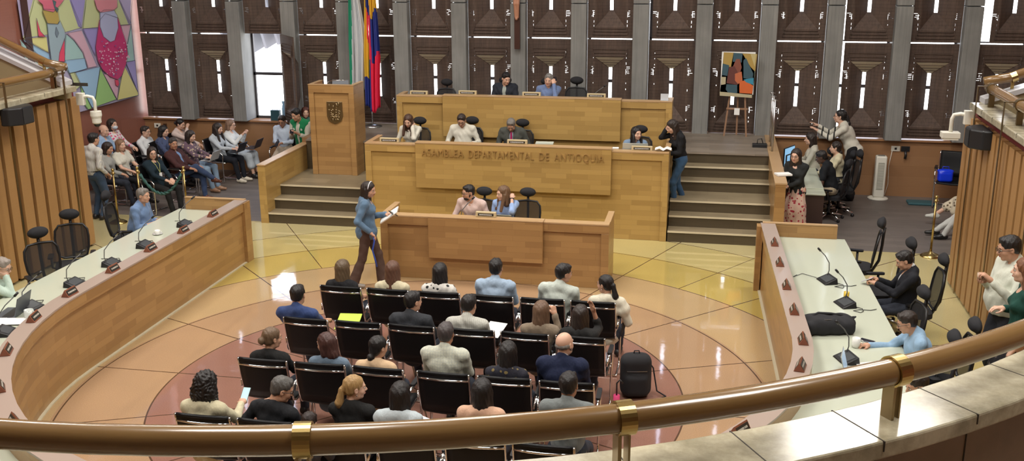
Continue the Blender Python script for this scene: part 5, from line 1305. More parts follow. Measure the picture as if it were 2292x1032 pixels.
aud('woman with long light brown hair and taupe top, second row', 1213, 697, sex='f', hair=('longback', (.13, .075, .045)), top=W(.22, .17, .12, kind='sweater'), head=(-15, 10, 0), RH=(.12, .22, .50), rhand='fist')
aud('woman with dark hair resting her head on her raised hand, second row', 1300, 706, sex='f', hair=('longback', HDK), top=W(.02, .02, .02, kind='blouse', sleeve='rolled'), head=(-10, 10, 0), RH=(.13, .13, .62), rhand='flat')
aud('woman in black with brown curly hair in a bun, third row left end', 610, 757, sex='f', hair=('bun', (.13, .08, .045)), top=W(.012, .012, .012, kind='sweater'), head=(-42, 4, 0), lean=-10)
aud('woman with brown bob and denim jacket turned to her left neighbour', 729, 770, sex='f', hair=('bob', (.055, .022, .018)), top=W(.12, .17, .23, kind='sweater'), head=(68, 6, 0), lean=-8)
aud('woman with black low bun and beige ruffled blouse, third row', 848, 777, sex='f', hair=('lowbun', HBLK), top=W(.60, .42, .26, kind='blouse'), head=(-35, 6, 0), lean=-8)
aud('man with cropped grey hair in a white checked shirt, third row', 998, 747, hair=('short', (.06, .05, .05)), top=W(.56, .57, .47, pat='check', col2=(.48, .50, .44)), tone='tan', fat=.4, lean=-2, head=(0, 2, 0))
aud('woman with long jet black hair and dark floral top, third row', 1138, 790, sex='f', hair=('longback', HBLK), top=W(.02, .02, .03, kind='blouse', pat='floral', col2=(.20, .15, .06)), head=(-5, 14, 0))
aud('bald man with grey beard in a navy suit, third row right end', 1264, 770, hair=('bald', HGRY), top=W(.012, .018, .05, kind='jacket'), tone='light', fat=.5, lean=-3, head=(-30, 0, 0), extra=('beard',))
pa_ = aud('woman with big black curls in a beige blouse looking at her phone', 462, 862, sex='f', hair=('curly', HBLK), top=W(.55, .50, .34, kind='blouse'), head=(-12, 14, 0), RH=(.16, .36, .26), rhand='grip', fat=.3)
aud('man with grey-flecked hair and glasses in a black sweater turned to the right', 632, 872, hair=('short', (.085, .08, .075)), top=W(.012, .013, .016, kind='sweater'), head=(-62, 22, 0), lean=-2, twist=-12, LH=(-.28, .16, .30), lhand='flat', lpole=(-.8, -.2, -1), extra=('glasses', 'earphone'), shoes=(.02, .02, .02))
aud('young woman with blond ponytail in a black top, profile to the right', 795, 868, sex='f', hair=('pony', (.34, .21, .085)), top=W(.010, .010, .010, kind='sweater'), head=(-58, 2, 0), lean=-8, tone='light', extra=('earrings',))
aud('woman with black hair and light blue crumpled shirt writing on paper', 897, 884, sex='f', hair=('longback', HBLK), top=W(.46, .52, .55, kind='blouse'), head=(-6, 18, 0), lean=-8, fat=.3)
aud('woman with long black hair and pale pink blouse in the back row', 1080, 876, sex='f', hair=('longback', HBLK), top=W(.62, .38, .26, kind='blouse', sleeve='short'), head=(0, 10, 0), lean=-10)
aud('man with cropped black hair in a grey polo shirt, back row right end', 1273, 862, Yh=7.98, hair=('short', HBLK), top=W(.17, .19, .19, sleeve='short'), head=(-8, 4, 0), tone='tan', fat=.2, lean=-8)
aud('child with dark brown hair sitting low behind the handrail ring', 692, 948, sex='f', s=.80, hair=('short', (.02, .012, .01)), top=W(.05, .05, .06, kind='sweater'), lean=4, head=(0, 30, 0), seat=.45)
# things the audience holds or has put down
phone(pa_['R'].x+.01, pa_['R'].y+.02, pa_['R'].z+.06, 'lit smartphone in the hand of the woman with big curls', rot=(-50, 0, 0), lit=True, col=(.1, .12, .12))
papers(-3.98, 9.93+.62, .64, 6, 'lime green folder on the lap of the man in the navy polo', .26, .32, 3, plain('lime_folder', (.45, .60, .06), .5), name='folder', cat='folder', tilt=14)
papers(-2.27, 9.93+.63, .66, -12, 'white papers on the lap of the man in the striped shirt', .21, .28, 2, tilt=15)
papers(-2.42, 7.56+.66, .62, -30, 'white printed sheet beside the woman in the light blue shirt', .30, .20, 2, tilt=10)
papers(-3.87, 7.56+.62, .60, 20, 'white papers on the lap of the woman with big curls', .24, .28, 2, tilt=8)
papers(-3.98+.12, 11.0+.56, .60, 10, 'grey printed booklet between the first two front row chairs', .2, .26, 3, plain('booklet', (.35, .36, .42), .5), name='booklet', cat='booklet', tilt=6)
papers(-2.98+.30, 11.0+.60, .62, -15, 'small white sheet on the lap of the woman in the leaf print top', .18, .22, 1, tilt=10)
papers(-3.62, 9.93+.34, .475, 24, 'grey folded jacket on the empty chair of the second row', .26, .18, 9, cloth((.22, .24, .26)), name='folded_jacket', cat='jacket')
# black backpack with straps on the floor at the right end of the front rows
bx_, by_ = at(1410, 800, .0)
bx_, by_ = -.68, 10.55
r = empty('backpack', (bx_, by_, 0), .2, 'black backpack standing on the floor at the right end of the front row', 'backpack')
blob('bag_body', [bx((0, 0, .25), (.17, .11, .24), .09, .05), bx((0, -.09, .16), (.12, .06, .12), .05, .05), ell((0, 0, .42), (.13, .09, .07), .05)], .014, BLACKF, r)
m = MB(); m.tube([(-.03, 0, .48), (-.02, 0, .53), (.03, 0, .53), (.04, 0, .48)], .008, n=6); m.build('carry_handle', BLACKF, parent=r, smooth=True)
m = MB(); m.tube([(.1, .05, .44), (.2, .06, .3), (.24, .0, .05), (.33, -.06, .012), (.26, -.12, .012)], .009, n=6); m.build('strap', BLACKF, parent=r, smooth=True)
m = MB(); m.tube([(-.11, -.11, .33), (0, -.135, .34), (.11, -.11, .33)], .004, n=5); m.build('zip', STEEL, parent=r)
r = empty('umbrella', (-.80, 9.55, 0), 0, 'folded pink umbrella leaning by the right end of the third row', 'umbrella'); m = MB(); m.tube([(0, 0, .0), (0, 0, .45)], [.02, .035], n=8); m.build('folded_canopy', plain('pink_cloth', (.55, .03, .14), .6), parent=r, smooth=True)
m = MB(); m.tube([(0, 0, .45), (0, 0, .58), (.03, 0, .62), (.06, 0, .58)], .009, n=6); m.build('handle', BLACKP, parent=r, smooth=True)

# ================================================================ people at the tiered desks
def offc(p, label, group, back=.02, tilt=0, dyaw=0, dx=0):
    y = rad(p['yaw']+dyaw); return chair('office', p['loc'][0]+math.sin(y)*(-.0)+dx, p['loc'][1]-math.cos(y)*(-.03), p['floor'], p['yaw']+dyaw, label, group, s=.885)
GC = 'office chairs behind the tiered desks'
DESK_F, DESK_M, DESK_T = .785, 1.315, 1.855
p = person('man in a pale pink shirt with beard sitting at the low desk, looking left', head_px=(1048, 431), yaw=180, hair=('short', HBLK), top=W(.62, .47, .43), head=(-48, 8, 0), lean=14, RH=(.22, .34, .20), LH=(-.20, .34, .20), twist=-8, tone='mid', extra=('glasses', 'beard'))
offc(p, 'office chair behind the bearded man in pink at the low desk', GC, dx=.12)
p = person('woman with light brown hair in a light blue shirt, head on hand, low desk', head_px=(1125, 433), yaw=180, sex='f', hair=('side', HLB), top=W(.28, .40, .66, sleeve='rolled', tuck=False), head=(-52, 6, 0), lean=16, LH=(-.12, .20, .52), lhand='fist', RH=(.10, .34, .20), tone='light', extra=('lwatch',))
offc(p, 'office chair with oval headrest right of the woman in light blue', GC, dx=.28)
p = person('woman in white blouse, chin on hand, at the left of the lettered desk', head_px=(914, 271), yaw=180, floor=LND, sex='f', hair=('side', HBR), top=W(.66, .64, .55, kind='blouse'), head=(-4, 22, 0), lean=12, LH=(-.08, .22, .50), lhand='fist', RH=(.20, .32, .20), tone='light')
offc(p, 'office chair behind the woman in the white blouse, lettered desk', GC, dx=.08)
p = person('balding man with glasses and white shirt reading at the lettered desk', head_px=(1033, 270), yaw=180, floor=LND, hair=('short', (.03, .02, .018)), top=W(.68, .66, .57), head=(4, 26, 0), lean=10, RH=(.24, .30, .18), LH=(-.24, .30, .18), fat=.4, tone='mid', extra=('glasses',))
offc(p, 'office chair behind the man in the white shirt, lettered desk', GC, dx=.10)
p = person('grey-haired man in a dark grey jacket looking down at the lettered desk', head_px=(1144, 280), yaw=180, floor=LND, hair=('short', HGRY), top=W(.075, .08, .07, kind='jacket', inner=(.30, .34, .42), tie=(.5, .02, .14)), head=(2, 38, 0), lean=14, RH=(.18, .32, .18), LH=(-.22, .30, .18), fat=.3, tone='mid')
offc(p, 'office chair behind the man in the dark grey jacket, lettered desk', GC, dx=.12)
p = person('black-haired woman in denim shirt behind a laptop at the lettered desk', Yh=17.65, head_px=(1425, 299), yaw=180, floor=LND, sex='f', hair=('side', HBLK), top=W(.20, .29, .42, tuck=False), head=(38, 2, 0), lean=8, tone='light')
offc(p, 'office chair behind the woman with the laptop, lettered desk', GC, dx=.06)
p = person('man in a dark jacket over a grey shirt at the top desk looking down', head_px=(1133, 176), yaw=180, floor=STG, hair=('short', HBLK), top=W(.02, .024, .034, kind='jacket', inner=(.30, .33, .30)), head=(34, 20, 0), lean=6, side=0, fat=.3, tone='light')
offc(p, 'office chair behind the man in the dark jacket, top desk', GC, dx=-.06)
pt = person('grey-haired man in a blue shirt talking on the phone at the top desk', head_px=(1228, 179), yaw=180, floor=STG, hair=('short', (.20, .19, .18)), top=W(.17, .24, .42, pat='check', col2=(.12, .17, .33)), head=(-4, 10, -6), lean=8, LH=(-.12, .20, .54), lhand='grip', RH=(.22, .30, .18), tone='light', extra=('lwatch',))
offc(pt, 'office chair behind the man on the phone, top desk', GC, dx=-.08)
phone(pt['L'].x-.0, pt['L'].y+.03, pt['L'].z+.02, 'dark phone held to the ear of the man at the top desk', rot=(20, 80, 0))
for px_, lab in ((1000, 'empty office chair at the left of the top desk'), (1291, 'empty office chair right of the man on the phone, top desk')):
    chair_head(px_, 184 if px_ < 1200 else 180, 19.75, STG, 180, lab, GC)
# things on the tiered desks
for px_, py_, Y, z, lab in ((938, 212, 18.60, 2.045, 'left end of the top desk'), (1047, 209, 18.56, 2.075, 'top desk left of the man in the dark jacket'), (1190, 213, 18.56, 2.075, 'top desk in front of the man on the phone'), (1335, 217, 18.56, 2.075, 'top desk before the empty right-hand chair'),
        (872, 313, 16.72, 1.505, 'left end of the lettered desk'), (1158, 318, 16.66, 1.555, 'lettered desk before the man in the dark grey jacket'), (1437, 331, 16.72, 1.505, 'lettered desk before the woman with the laptop'), (1088, 480, 14.08, .99, 'low desk before the two seated people')):
    x, _ = atY(px_, py_, Y); desk_plate(x, Y, z, 'cream name holder on the '+lab, w=.34 if Y > 15 else .30)
x, _ = atY(1424, 325, 17.0); laptop(x, 16.98, DESK_M, 180, 'silver laptop on the lettered desk before the black-haired woman', (.50, .52, .48), s=1.22, open_=98)
x, _ = atY(1138, 475, 14.4); laptop(x-.08, 14.42, DESK_F, 180, 'grey-green laptop on the low desk', (.38, .42, .36), open_=115, s=.95)
x, _ = atY(1220, 325, 17.0); papers(x, 16.95, DESK_M+.20, 4, 'pale green document tray on the lettered desk', .30, .2, 8, plain('pale_tray', (.5, .53, .45), .5), name='document_tray', cat='tray')
x, _ = atY(1376, 330, 16.9); papers(x, 16.85, DESK_M+.17, 4, 'crumpled white napkin on the lettered desk', .14, .1, 9, name='napkin', cat='napkin')
x, _ = atY(1485, 332, 16.80); r = empty('open_book', (x, 16.78, 1.51), 0, 'white open book at the right end of the lettered desk', 'book')
for s_ in (-1, 1): m = MB(); m.tube([(0, s_*.0, .01), (s_*.06, 0, .045), (s_*.13, 0, .02)], .012, n=6, flat=9); m.build('pages', PAPER, parent=r)
x, _ = atY(1487, 230, 18.62); r = empty('acrylic_sign', (x, 18.62, 2.045), 0, 'small clear acrylic sign holder at the right end of the top desk', 'sign holder'); m = MB(); m.box(-.07, .07, -.003, .003, 0, .12); m.build('sheet', plain('pale_acrylic', (.55, .58, .62), .1), parent=r); m = MB(); m.box(-.07, .07, -.03, .03, 0, .008); m.build('foot', plain('pale_acrylic', (.5, .5, .5)), parent=r)
def goose(x, y, z, path, lab):
    r = empty('gooseneck_microphone', (x, y, z), 0, lab, 'microphone'); m = MB(); m.lathe([(.05, 0), (.05, .015), (.02, .03)], n=16); m.build('base', BLACKP, parent=r); m = MB(); m.tube(path, .007, n=8); m.build('gooseneck', plain('dark_steel', (.12, .12, .12)), parent=r, smooth=True)
    a, b = Vector(path[-2]), Vector(path[-1]); d = (b-a).normalized(); m = MB(); m.tube([b, b+d*.05], .014, n=8); m.build('microphone_head', BLACKP, parent=r, smooth=True)
x, _ = atY(1318, 215, 18.9); goose(x, 18.85, DESK_T, [(0, 0, .02), (.03, 0, .16), (.10, 0, .24), (.2, 0, .32), (.28, 0, .38)], 'thin gooseneck microphone on the top desk right of the empty chair')
x, _ = atY(1030, 470, 14.5); goose(x, 14.5, DESK_F, [(0, 0, .02), (.02, .02, .16), (.10, .04, .26), (.17, .07, .33)], 'black gooseneck microphone before the bearded man at the low desk')

# ================================================================ standing people in the middle
p = person('woman walking in a denim jacket and brown wide trousers holding a notebook', head_px=(826, 425), yaw=-72, pose='stand', sex='f', hair=('longback', HDK), top=W(.10, .17, .26, kind='jacket', inner=(.45, .42, .40), sleeve='long'), bottom=W(.085, .05, .038, kind='wide'), head=(-22, 10, 0), feet={1: (.06, -.22), -1: (.06, .22)}, RH=(.24, .06, .02), LH=(-.02, .30, .22), lhand='grip', extra=('headband',), shoes=(.3, .26, .22), tone='mid')
r = empty('notebook', (p['L'].x-.02, p['L'].y+.0, p['L'].z+.0), rad(-70), 'cream notebook held by the walking woman', 'notebook'); r.rotation_euler = (rad(35), rad(10), rad(-80)); m = MB(); m.box(-.11, .11, -.15, .15, 0, .012); m.build('cover', plain('cream_cover', (.55, .46, .36), .6), parent=r); m = MB(); m.box(-.108, .108, -.148, .148, .012, .018); m.build('pages', PAPER, parent=r)
phone(p['L'].x+.05, p['L'].y-.06, p['L'].z+.05, 'black phone held against the notebook of the walking woman', rot=(60, 20, -40))
m = MB(); q = p['R']; m.tube([(q.x, q.y, q.z+.06), (q.x+.02, q.y-.02, q.z-.05), (q.x-.01, q.y-.03, q.z-.18), (q.x+.02, q.y-.03, q.z-.30), (q.x+.05, q.y-.04, q.z-.42)], .012, n=6); tag(m.build('lanyard', plain('blue_ribbon', (.03, .07, .35), .5), smooth=True), 'blue lanyard dangling from the hand of the walking woman', 'lanyard')
p = person('woman in black top and blue jeans standing on the right steps', head_px=(1504, 284), yaw=118, pose='stand', floor=.36, sex='f', hair=('longback', HDK), top=W(.010, .010, .012, kind='sweater', tuck=True), bottom=W(.035, .085, .17), head=(-2, 24, 0), lean=10, feet={1: (.05, -.14, .0), -1: (.06, .12, .0)}, RH=(.06, .22, .60), rhand='fist', LH=(-.10, .34, .14), lhand='flat', shoes=(.55, .52, .46), tone='light', extra=('lwatch', 'earrings'))

# ================================================================ horseshoe desk: fittings and people
LY = [13.50, 12.62, 11.75, 10.86, 9.98]
ordn = ['nearest the far end', 'second from far end', 'third from far end', 'fourth from far end', 'fifth from far end']
for i, y in enumerate(LY): name_block(-7.10, y, .976, -PI/2, 'dark triangular name block on the left arm of the ledge, '+ordn[i])
for i, (a, t) in enumerate(((193, 'first'), (206, 'second'), (219, 'third'), (231, 'fourth'))):
    aa = rad(a); name_block(UC[0]+4.06*math.cos(aa), UC[1]+4.06*math.sin(aa), .976, aa-PI/2-PI, 'red-brown name block on the left curve of the ledge, %s from the straight arm' % t)
RY = [(.87, 13.42), (.89, 12.55), (.92, 11.68), (.95, 10.85), (.98, 10.0)]
for i, (x, y) in enumerate(RY): name_block(x+.03, y, .976, PI/2, 'dark red name block on the right arm of the ledge, '+ordn[i], w=.19)
for i, (a, t) in enumerate(((-11, 'first'), (-33, 'second'))):
    aa = rad(a); name_block(UC[0]+4.06*math.cos(aa), UC[1]+4.06*math.sin(aa), .976, aa-PI/2-PI, 'dark red name block on the right curve of the ledge, %s from the straight arm' % t)
for i, (x, y) in enumerate(((-7.58, 13.55), (-7.6, 12.46), (-7.6, 11.62), (-7.6, 10.80), (-7.6, 9.95), (-7.38, 9.2))):
    mic_unit(x, y, .786, rad(90 if i < 5 else 110), 'black gooseneck conference microphone on the left arm, %s from the far end' % ('first', 'second', 'third', 'fourth', 'fifth', 'sixth')[i])
for i, (x, y) in enumerate(((1.50, 12.55), (1.62, 11.72), (1.45, 10.05))):
    mic_unit(x, y, .786, rad(-70), 'black gooseneck conference microphone on the right arm, %s from the far end' % ('first', 'second', 'third')[i])
cup(-7.75, 13.05, .79, 'white cup on a saucer before the man in the blue shirt', saucer=True, h=.06, rd=.04)
cup(1.66, 11.98, .786, 'small yellow paper cup beside the second right microphone', (.60, .42, .05), .075, .032, handle=False)
GL = 'mesh office chairs along the left arm of the horseshoe'
p = person('grey-haired man in a blue shirt at the far end of the left desk arm', head_px=(321, 438), yaw=-85, hair=('short', HGRY), top=W(.14, .22, .38, sleeve='rolled'), head=(-8, 4, 0), lean=10, RH=(.14, .34, .20), LH=(-.06, .36, .20), fat=.5, tone='mid')
chair('office', p['loc'][0]-.16, p['loc'][1]+.02, 0, -78, 'mesh office chair of the grey-haired man in the blue shirt', GL, s=.95)
p = person('grey-haired man with glasses in a mint shirt at the left picture edge', head_px=(6, 598), yaw=-80, hair=('short', (.26, .22, .19)), top=W(.50, .62, .54), head=(-4, 18, 0), lean=12, RH=(.05, .24, .50), rhand='fist', LH=(-.06, .36, .20), fat=.4, tone='light', extra=('glasses',))
chair('office', p['loc'][0]-.12, p['loc'][1]+.16, 0, -88, 'mesh office chair behind the man in the mint shirt', GL, s=.95)
for px_, py_, yw, lab in ((155, 480, -150, 'empty mesh office chair turned furthest toward the far end of the left arm'), (84, 521, -128, 'empty mesh office chair between the tilted one and the mint-shirted man')):
    x, y = at(px_, py_, 1.12); a = rad(yw); chair('office', x-.33*math.sin(a)*1.0*1, y+.33*math.cos(a), 0, yw, lab, GL, s=.95)
x, y = at(8, 720, .8); laptop(-7.72, 9.75, .79, -80, 'dark laptop before the man in the mint shirt', (.09, .10, .12), s=1.0)
papers(-7.75, 9.35, .79, 12, 'open white binder pages at the left edge of the desk', .30, .42, 5, name='open_binder', cat='binder'); papers(-7.48, 9.52, .80, -75, 'loose white sheet beside the clear jug at left', .21, .30, 1)
r = empty('glass_jug', (-7.42, 9.66, .79), 0, 'small clear glass jug on the left desk beside the papers', 'jug'); m = MB(); m.lathe([(.05, 0), (.055, .02), (.05, .10), (.047, .10), (.05, .02)], n=20); m.build('vessel', plain('cloudy_glass', (.55, .58, .55), .08), parent=r, smooth=True); m = MB(); m.tube([(.05, 0, .09), (.085, 0, .08), (.085, 0, .03), (.052, 0, .02)], .006, n=6, up=(0, 1, 0)); m.build('handle', plain('cloudy_glass', (.55, .58, .55)), parent=r, smooth=True)
papers(-7.3, 14.02, .79, 30, 'pale green leaflet at the far end of the left arm', .24, .16, 4, plain('pale_green_paper', (.45, .55, .28), .6), name='leaflet', cat='leaflet')
r = empty('black_bag', (-7.62, 8.45, .79), 0, 'black bag on the desk at the very left edge of the picture', 'bag'); blob('bag_body', [bx((0, 0, .14), (.13, .18, .14), .08, .05)], .014, BLACKF, r)
# right arm
GR = 'mesh office chairs along the right arm of the horseshoe'
p = person('man in a dark suit jacket looking at his phone at the right desk arm', head_px=(2024, 583), yaw=88, hair=('short', HBLK), top=W(.012, .013, .018, kind='jacket', inner=(.6, .6, .6)), head=(4, 26, 0), lean=-6, RH=(.06, .34, .30), LH=(-.06, .36, .28), lhand='grip', rhand='grip', tone='mid')
phone(p['L'].x-.02, p['L'].y+.02, p['L'].z+.03, 'pale phone in the hands of the man in the dark suit', rot=(60, 0, 60), col=(.5, .5, .52)); q = p
chair('office', q['loc'][0]+.12, q['loc'][1]+.10, 0, 92, 'mesh office chair of the man in the dark suit', GR, s=.95)
for px_, py_, yw, lab in ((1978, 500, 80, 'empty mesh office chair nearest the far end of the right arm'), (2044, 545, 98, 'empty mesh office chair behind the one with the red spot'), (2072, 655, 100, 'empty mesh office chair between the suited man and the man in light blue'), (2142, 757, 92, 'mesh office chair showing only its headrest above the handrail at right')):
    x, y = at(px_, py_, 1.12); a = rad(yw); chair('office', x-.33*math.sin(a)*1.0, y+.33*math.cos(a), 0, yw, lab, GR, s=.95)
p = person('man with glasses in a light blue shirt reaching for his mug', head_px=(2030, 722), yaw=92, hair=('short', HDK), top=W(.26, .40, .56), head=(-2, 22, 0), lean=14, RH=(.10, .56, .26), rhand='grip', LH=(-.12, .34, .20), tone='mid', extra=('glasses',), fat=.2)
cup(p['R'].x-.05, p['R'].y, .79, 'white mug gripped by the man in the light blue shirt', h=.10, rd=.042)
chair('office', p['loc'][0]+.14, p['loc'][1]+.0, 0, 92, 'mesh office chair of the man in the light blue shirt', GR, s=.95)
person('man in a purple shirt half hidden below the handrail at right', head_px=(2052, 862), yaw=95, hair=('short', HDK), top=W(.16, .10, .24), head=(10, 20, 0), lean=14, tone='mid')
papers(1.72, 9.92, .79, 20, 'white loose pages on the right desk arm before the man in light blue', .34, .24, 3); laptop(1.52, 9.72, .79, 80, 'silver laptop before the man in the light blue shirt', (.5, .5, .5), s=.9)
phone(1.72, 10.62, .793, 'grey phone lying right of the black backpack', rot=(-90, 0, 60), col=(.2, .22, .25))
blob('computer_mouse', [ell((0, 0, .012), (.05, .032, .018), .004)], .006, BLACKP).location = (1.86, 9.98, .79)
tag(bpy.data.objects['computer_mouse'], 'black computer mouse on the pages of the man in light blue', 'mouse')
x, y = 1.33, 10.86; r = empty('backpack', (x, y, .786), .25, 'large black backpack lying flat on the right desk arm', 'backpack')
blob('bag_body', [bx((0, 0, .075), (.27, .17, .075), .06, .04), bx((-.05, -.02, .13), (.15, .11, .04), .03, .05), ell((.2, .0, .09), (.10, .13, .07), .04)], .014, BLACKF, r, lambda G: .006*np.sin(G[..., 0]*40+G[..., 1]*30))
m = MB(); m.tube([(-.2, .02, .15), (-.08, .06, .185), (.05, .03, .185), (.2, .05, .15)], .010, n=6, flat=1.8); m.build('strap', BLACKF, parent=r, smooth=True); m = MB(); m.tube([(.25, -.03, .12), (.31, -.0, .15), (.25, .06, .12)], .01, n=6); m.build('carry_handle', BLACKF, parent=r, smooth=True)
m = MB(); m.tube([(-.18, -.08, .165), (-.05, -.12, .172), (.08, -.10, .165)], .004, n=5); m.build('zip', STEEL, parent=r)
r = empty('book_stack', (1.35, 8.35, .79), .3, 'stack of red, green and black books on the right desk by the bracket', 'books')
for k, cc in enumerate(((.45, .02, .05), (.03, .25, .12), (.03, .03, .03))): m = MB(); m.box(-.11, .11, -.08, .08, k*.03, k*.03+.028); m.build('book', plain('cover_%d' % k, cc, .5), parent=r)
m = MB(); m.tube([(.85+.3, 12.75, .79), (1.1, 12.65, .795), (1.22, 12.8, .795), (1.38, 12.65, .80)], .004, n=6); tag(m.build('microphone_cable', BLACKP, smooth=True), 'thin black cable crossing the far part of the right desk arm', 'cable')

# ================================================================ the two standing at the right, stanchions
p = person('man with glasses in a white shirt standing at the right slatted wall holding a cup', Yh=11.25, head_px=(2258, 556), yaw=108, pose='stand', hair=('short', HBLK), top=W(.60, .62, .53, tuck=True), bottom=W(.02, .022, .028), head=(-14, 14, 0), RH=(.02, .28, .30), LH=(-.12, .30, .34), lhand='grip', rhand='grip', fat=.6, tone='mid', extra=('glasses', 'belt'), s=.97)
cup(p['L'].x-.01, p['L'].y+.02, p['L'].z-.03, 'small paper cup held by the man in the white shirt at right', (.5, .38, .28), .06, .03, handle=False)
p = person('auburn-haired woman in a dark green top at the right picture edge', Yh=10.5, head_px=(2293, 606), yaw=82, pose='stand', sex='f', hair=('longback', (.16, .065, .03)), top=W(.012, .06, .045, kind='sweater', tuck=True), bottom=W(.02, .018, .02, kind='skirt', pat='floral', col2=(.10, .08, .07), len=.8), head=(-6, 0, 0), tone='light', RH=(.14, .16, .2))
def stanchion(x, y, lab, tone=BRASS):
    r = empty('rope_stanchion', (x, y, 0), 0, lab, 'stanchion', 'brass rope stanchions'); m = MB(); m.lathe([(.155, 0), (.155, .012), (.11, .04), (.04, .065), (.025, .09)], n=28); m.build('base', tone, parent=r, smooth=True)
    m = MB(); m.tube([(0, 0, .07), (0, 0, .93)], .018, n=14); m.build('post', tone, parent=r, smooth=True); m = MB(); m.lathe([(.022, .89), (.036, .90), (.036, .915), (.022, .92), (.022, .955), (.03, .96), (.03, .98), (.012, .99)], n=16); m.build('cap', tone, parent=r, smooth=True)
stanchion(3.50, 16.52, 'brass stanchion post standing by the right slatted wall')
stanchion(-9.98, 16.35, 'brass stanchion post left end of the green rope'); stanchion(-9.18, 16.52, 'brass stanchion post right end of the green rope')
x, y = at(245, 385, .95); stanchion(x, y+.1, 'brass stanchion post beside the man in the striped shirt')
r = empty('velvet_rope', (-9.58, 16.43, .9), 0, 'dark green twisted rope hanging between two brass posts', 'rope')
m = MB()
for ph in (0, PI): m.tube([(-.36+.72*t/40, .09*(t/20-1)*1.0*.8+.014*math.cos(t*.9+ph), -.05-.36*(1-(t/20-1)**2)+.014*math.sin(t*.9+ph)) for t in range(41)], .02, n=6)
m.build('twisted_rope', plain('green_rope', (.02, .08, .07), .5), parent=r, smooth=True)
for s_ in (-1, 1): m = MB(); m.tube([(s_*.385, s_*.08, .02), (s_*.36, s_*.075, -.05)], .016, n=8); m.build('brass_hook', BRASS, parent=r, smooth=True)

# ================================================================ seated public on the left
GLP = 'visitor chairs of the public at the left'
def pub(label, px, py, ch=True, clab=None, **k):
    yw = k.pop('yaw', -92); k.setdefault('lean', -8); k.setdefault('seat', .43)
    p = person(label, head_px=(px, py), yaw=yw, lod=1.15, **k)
    if ch: a = rad(yw); chair('visitor', p['loc'][0]-math.sin(a)*.05, p['loc'][1]+math.cos(a)*.05, 0, yw, clab or 'black visitor chair under the '+label.split(' with ')[0].split(' in ')[0]+', '+' '.join(label.split()[-6:]), GLP, s=.96)
    return p
p = person('man in a white striped shirt standing with his back to us at left', head_px=(210, 312), yaw=-18, pose='stand', hair=('short', HBLK), top=W(.62, .60, .54, pat='stripe', col2=(.42, .42, .42), tuck=True), bottom=W(.05, .085, .15), head=(-10, 4, 0), tone='mid', extra=('belt',), fat=.3, LH=(-.12, .16, .1), RH=(.2, .1, -.02))
pub('bald man in a light blue shirt against the red wall', 233, 293, Yh=18.1, hair=('bald', HDK), top=W(.28, .40, .58), tone='light', head=(0, 4, 0))
pub('woman with face mask and pink-patterned white top against the red wall', 252, 279, Yh=18.5, sex='f', hair=('longback', HDK), top=W(.66, .60, .60, kind='blouse', pat='floral', col2=(.6, .06, .18)), extra=('mask',), yaw=-100, seat=.5, tone='light')
pub('dark-haired woman in grey mostly hidden behind the striped man', 242, 332, sex='f', hair=('bob', HDK), top=W(.30, .30, .28, kind='blouse'), head=(0, 14, 0))
pub('woman with light brown hair and white short-sleeved top in black trousers', 271, 325, sex='f', hair=('longback', (.20, .11, .06)), top=W(.60, .58, .50, kind='blouse', sleeve='short'), bottom=W(.012, .012, .015), tone='light', yaw=-102, head=(-8, 0, 0))
pub('young man with glasses in a plain white shirt', 326, 295, hair=('short', HDK), top=W(.66, .68, .70), tone='light', extra=('glasses',), head=(-2, 2, 0))
pub('person with dark fringe and navy patterned shirt', 367, 294, sex='f', hair=('bob', HBLK), top=W(.06, .08, .16, kind='shirt', pat='floral', col2=(.03, .04, .09)), tone='light', head=(0, 6, 0))
pub('woman in a pale pink blouse holding her hand to her face', 404, 278, sex='f', hair=('bun', HBLK), top=W(.64, .52, .48, kind='blouse'), tone='light', RH=(.06, .2, .54), rhand='fist', head=(-4, 16, 0))
p1_ = pub('woman with glasses, lanyard and black-teal jacket behind the green rope', 341, 343, sex='f', hair=('longback', HDK), top=W(.008, .02, .03, kind='sweater'), bottom=W(.012, .012, .012), yaw=-112, tone='light', extra=('glasses', 'lanyard'), RH=(.06, .32, .14), LH=(-.06, .34, .14), head=(-22, 2, 0), lean=-12)
pub('man in a dark brown jacket and jeans with crossed legs', 388, 322, hair=('short', (.045, .04, .038)), top=W(.06, .022, .022, kind='jacket', inner=(.16, .26, .46)), bottom=W(.03, .05, .11), yaw=-96, tone='tan', feet={1: (-.16, .66, .42), -1: (.1, .46)}, head=(-30, 2, 0), lean=-16, fat=.3, shoes=(.10, .035, .02), RH=(.16, .34, .16))
pl_ = pub('woman with dark hair and zigzag-patterned top reading a laptop', 427, 305, sex='f', hair=('longback', HDK), top=W(.13, .08, .11, kind='sweater', pat='floral', col2=(.45, .36, .25)), bottom=W(.20, .28, .38), yaw=-96, tone='light', head=(0, 14, 0), RH=(.08, .38, .20), LH=(-.08, .38, .20), shoes=(.30, .17, .10))
pm_ = pub('woman with long dark hair and pale grey shirt typing on a laptop', 488, 288, sex='f', hair=('side', HDK), top=W(.50, .54, .58, kind='shirt', pat='stripe', col2=(.42, .47, .52), tuck=False), bottom=W(.012, .014, .02), yaw=-96, tone='light', head=(0, 12, 0), RH=(.08, .36, .20), LH=(-.08, .36, .20), shoes=(.6, .55, .45))
pn_ = pub('woman with glasses, short light hair and white blouse holding a small device', 517, 280, sex='f', hair=('bob', (.20, .12, .08)), top=W(.70, .72, .72, kind='blouse'), bottom=W(.48, .54, .60, kind='skirt', len=.5), yaw=-92, tone='light', head=(0, 4, 0), RH=(.08, .28, .42), LH=(-.08, .28, .44), extra=('glasses',), rhand='grip', lhand='grip')
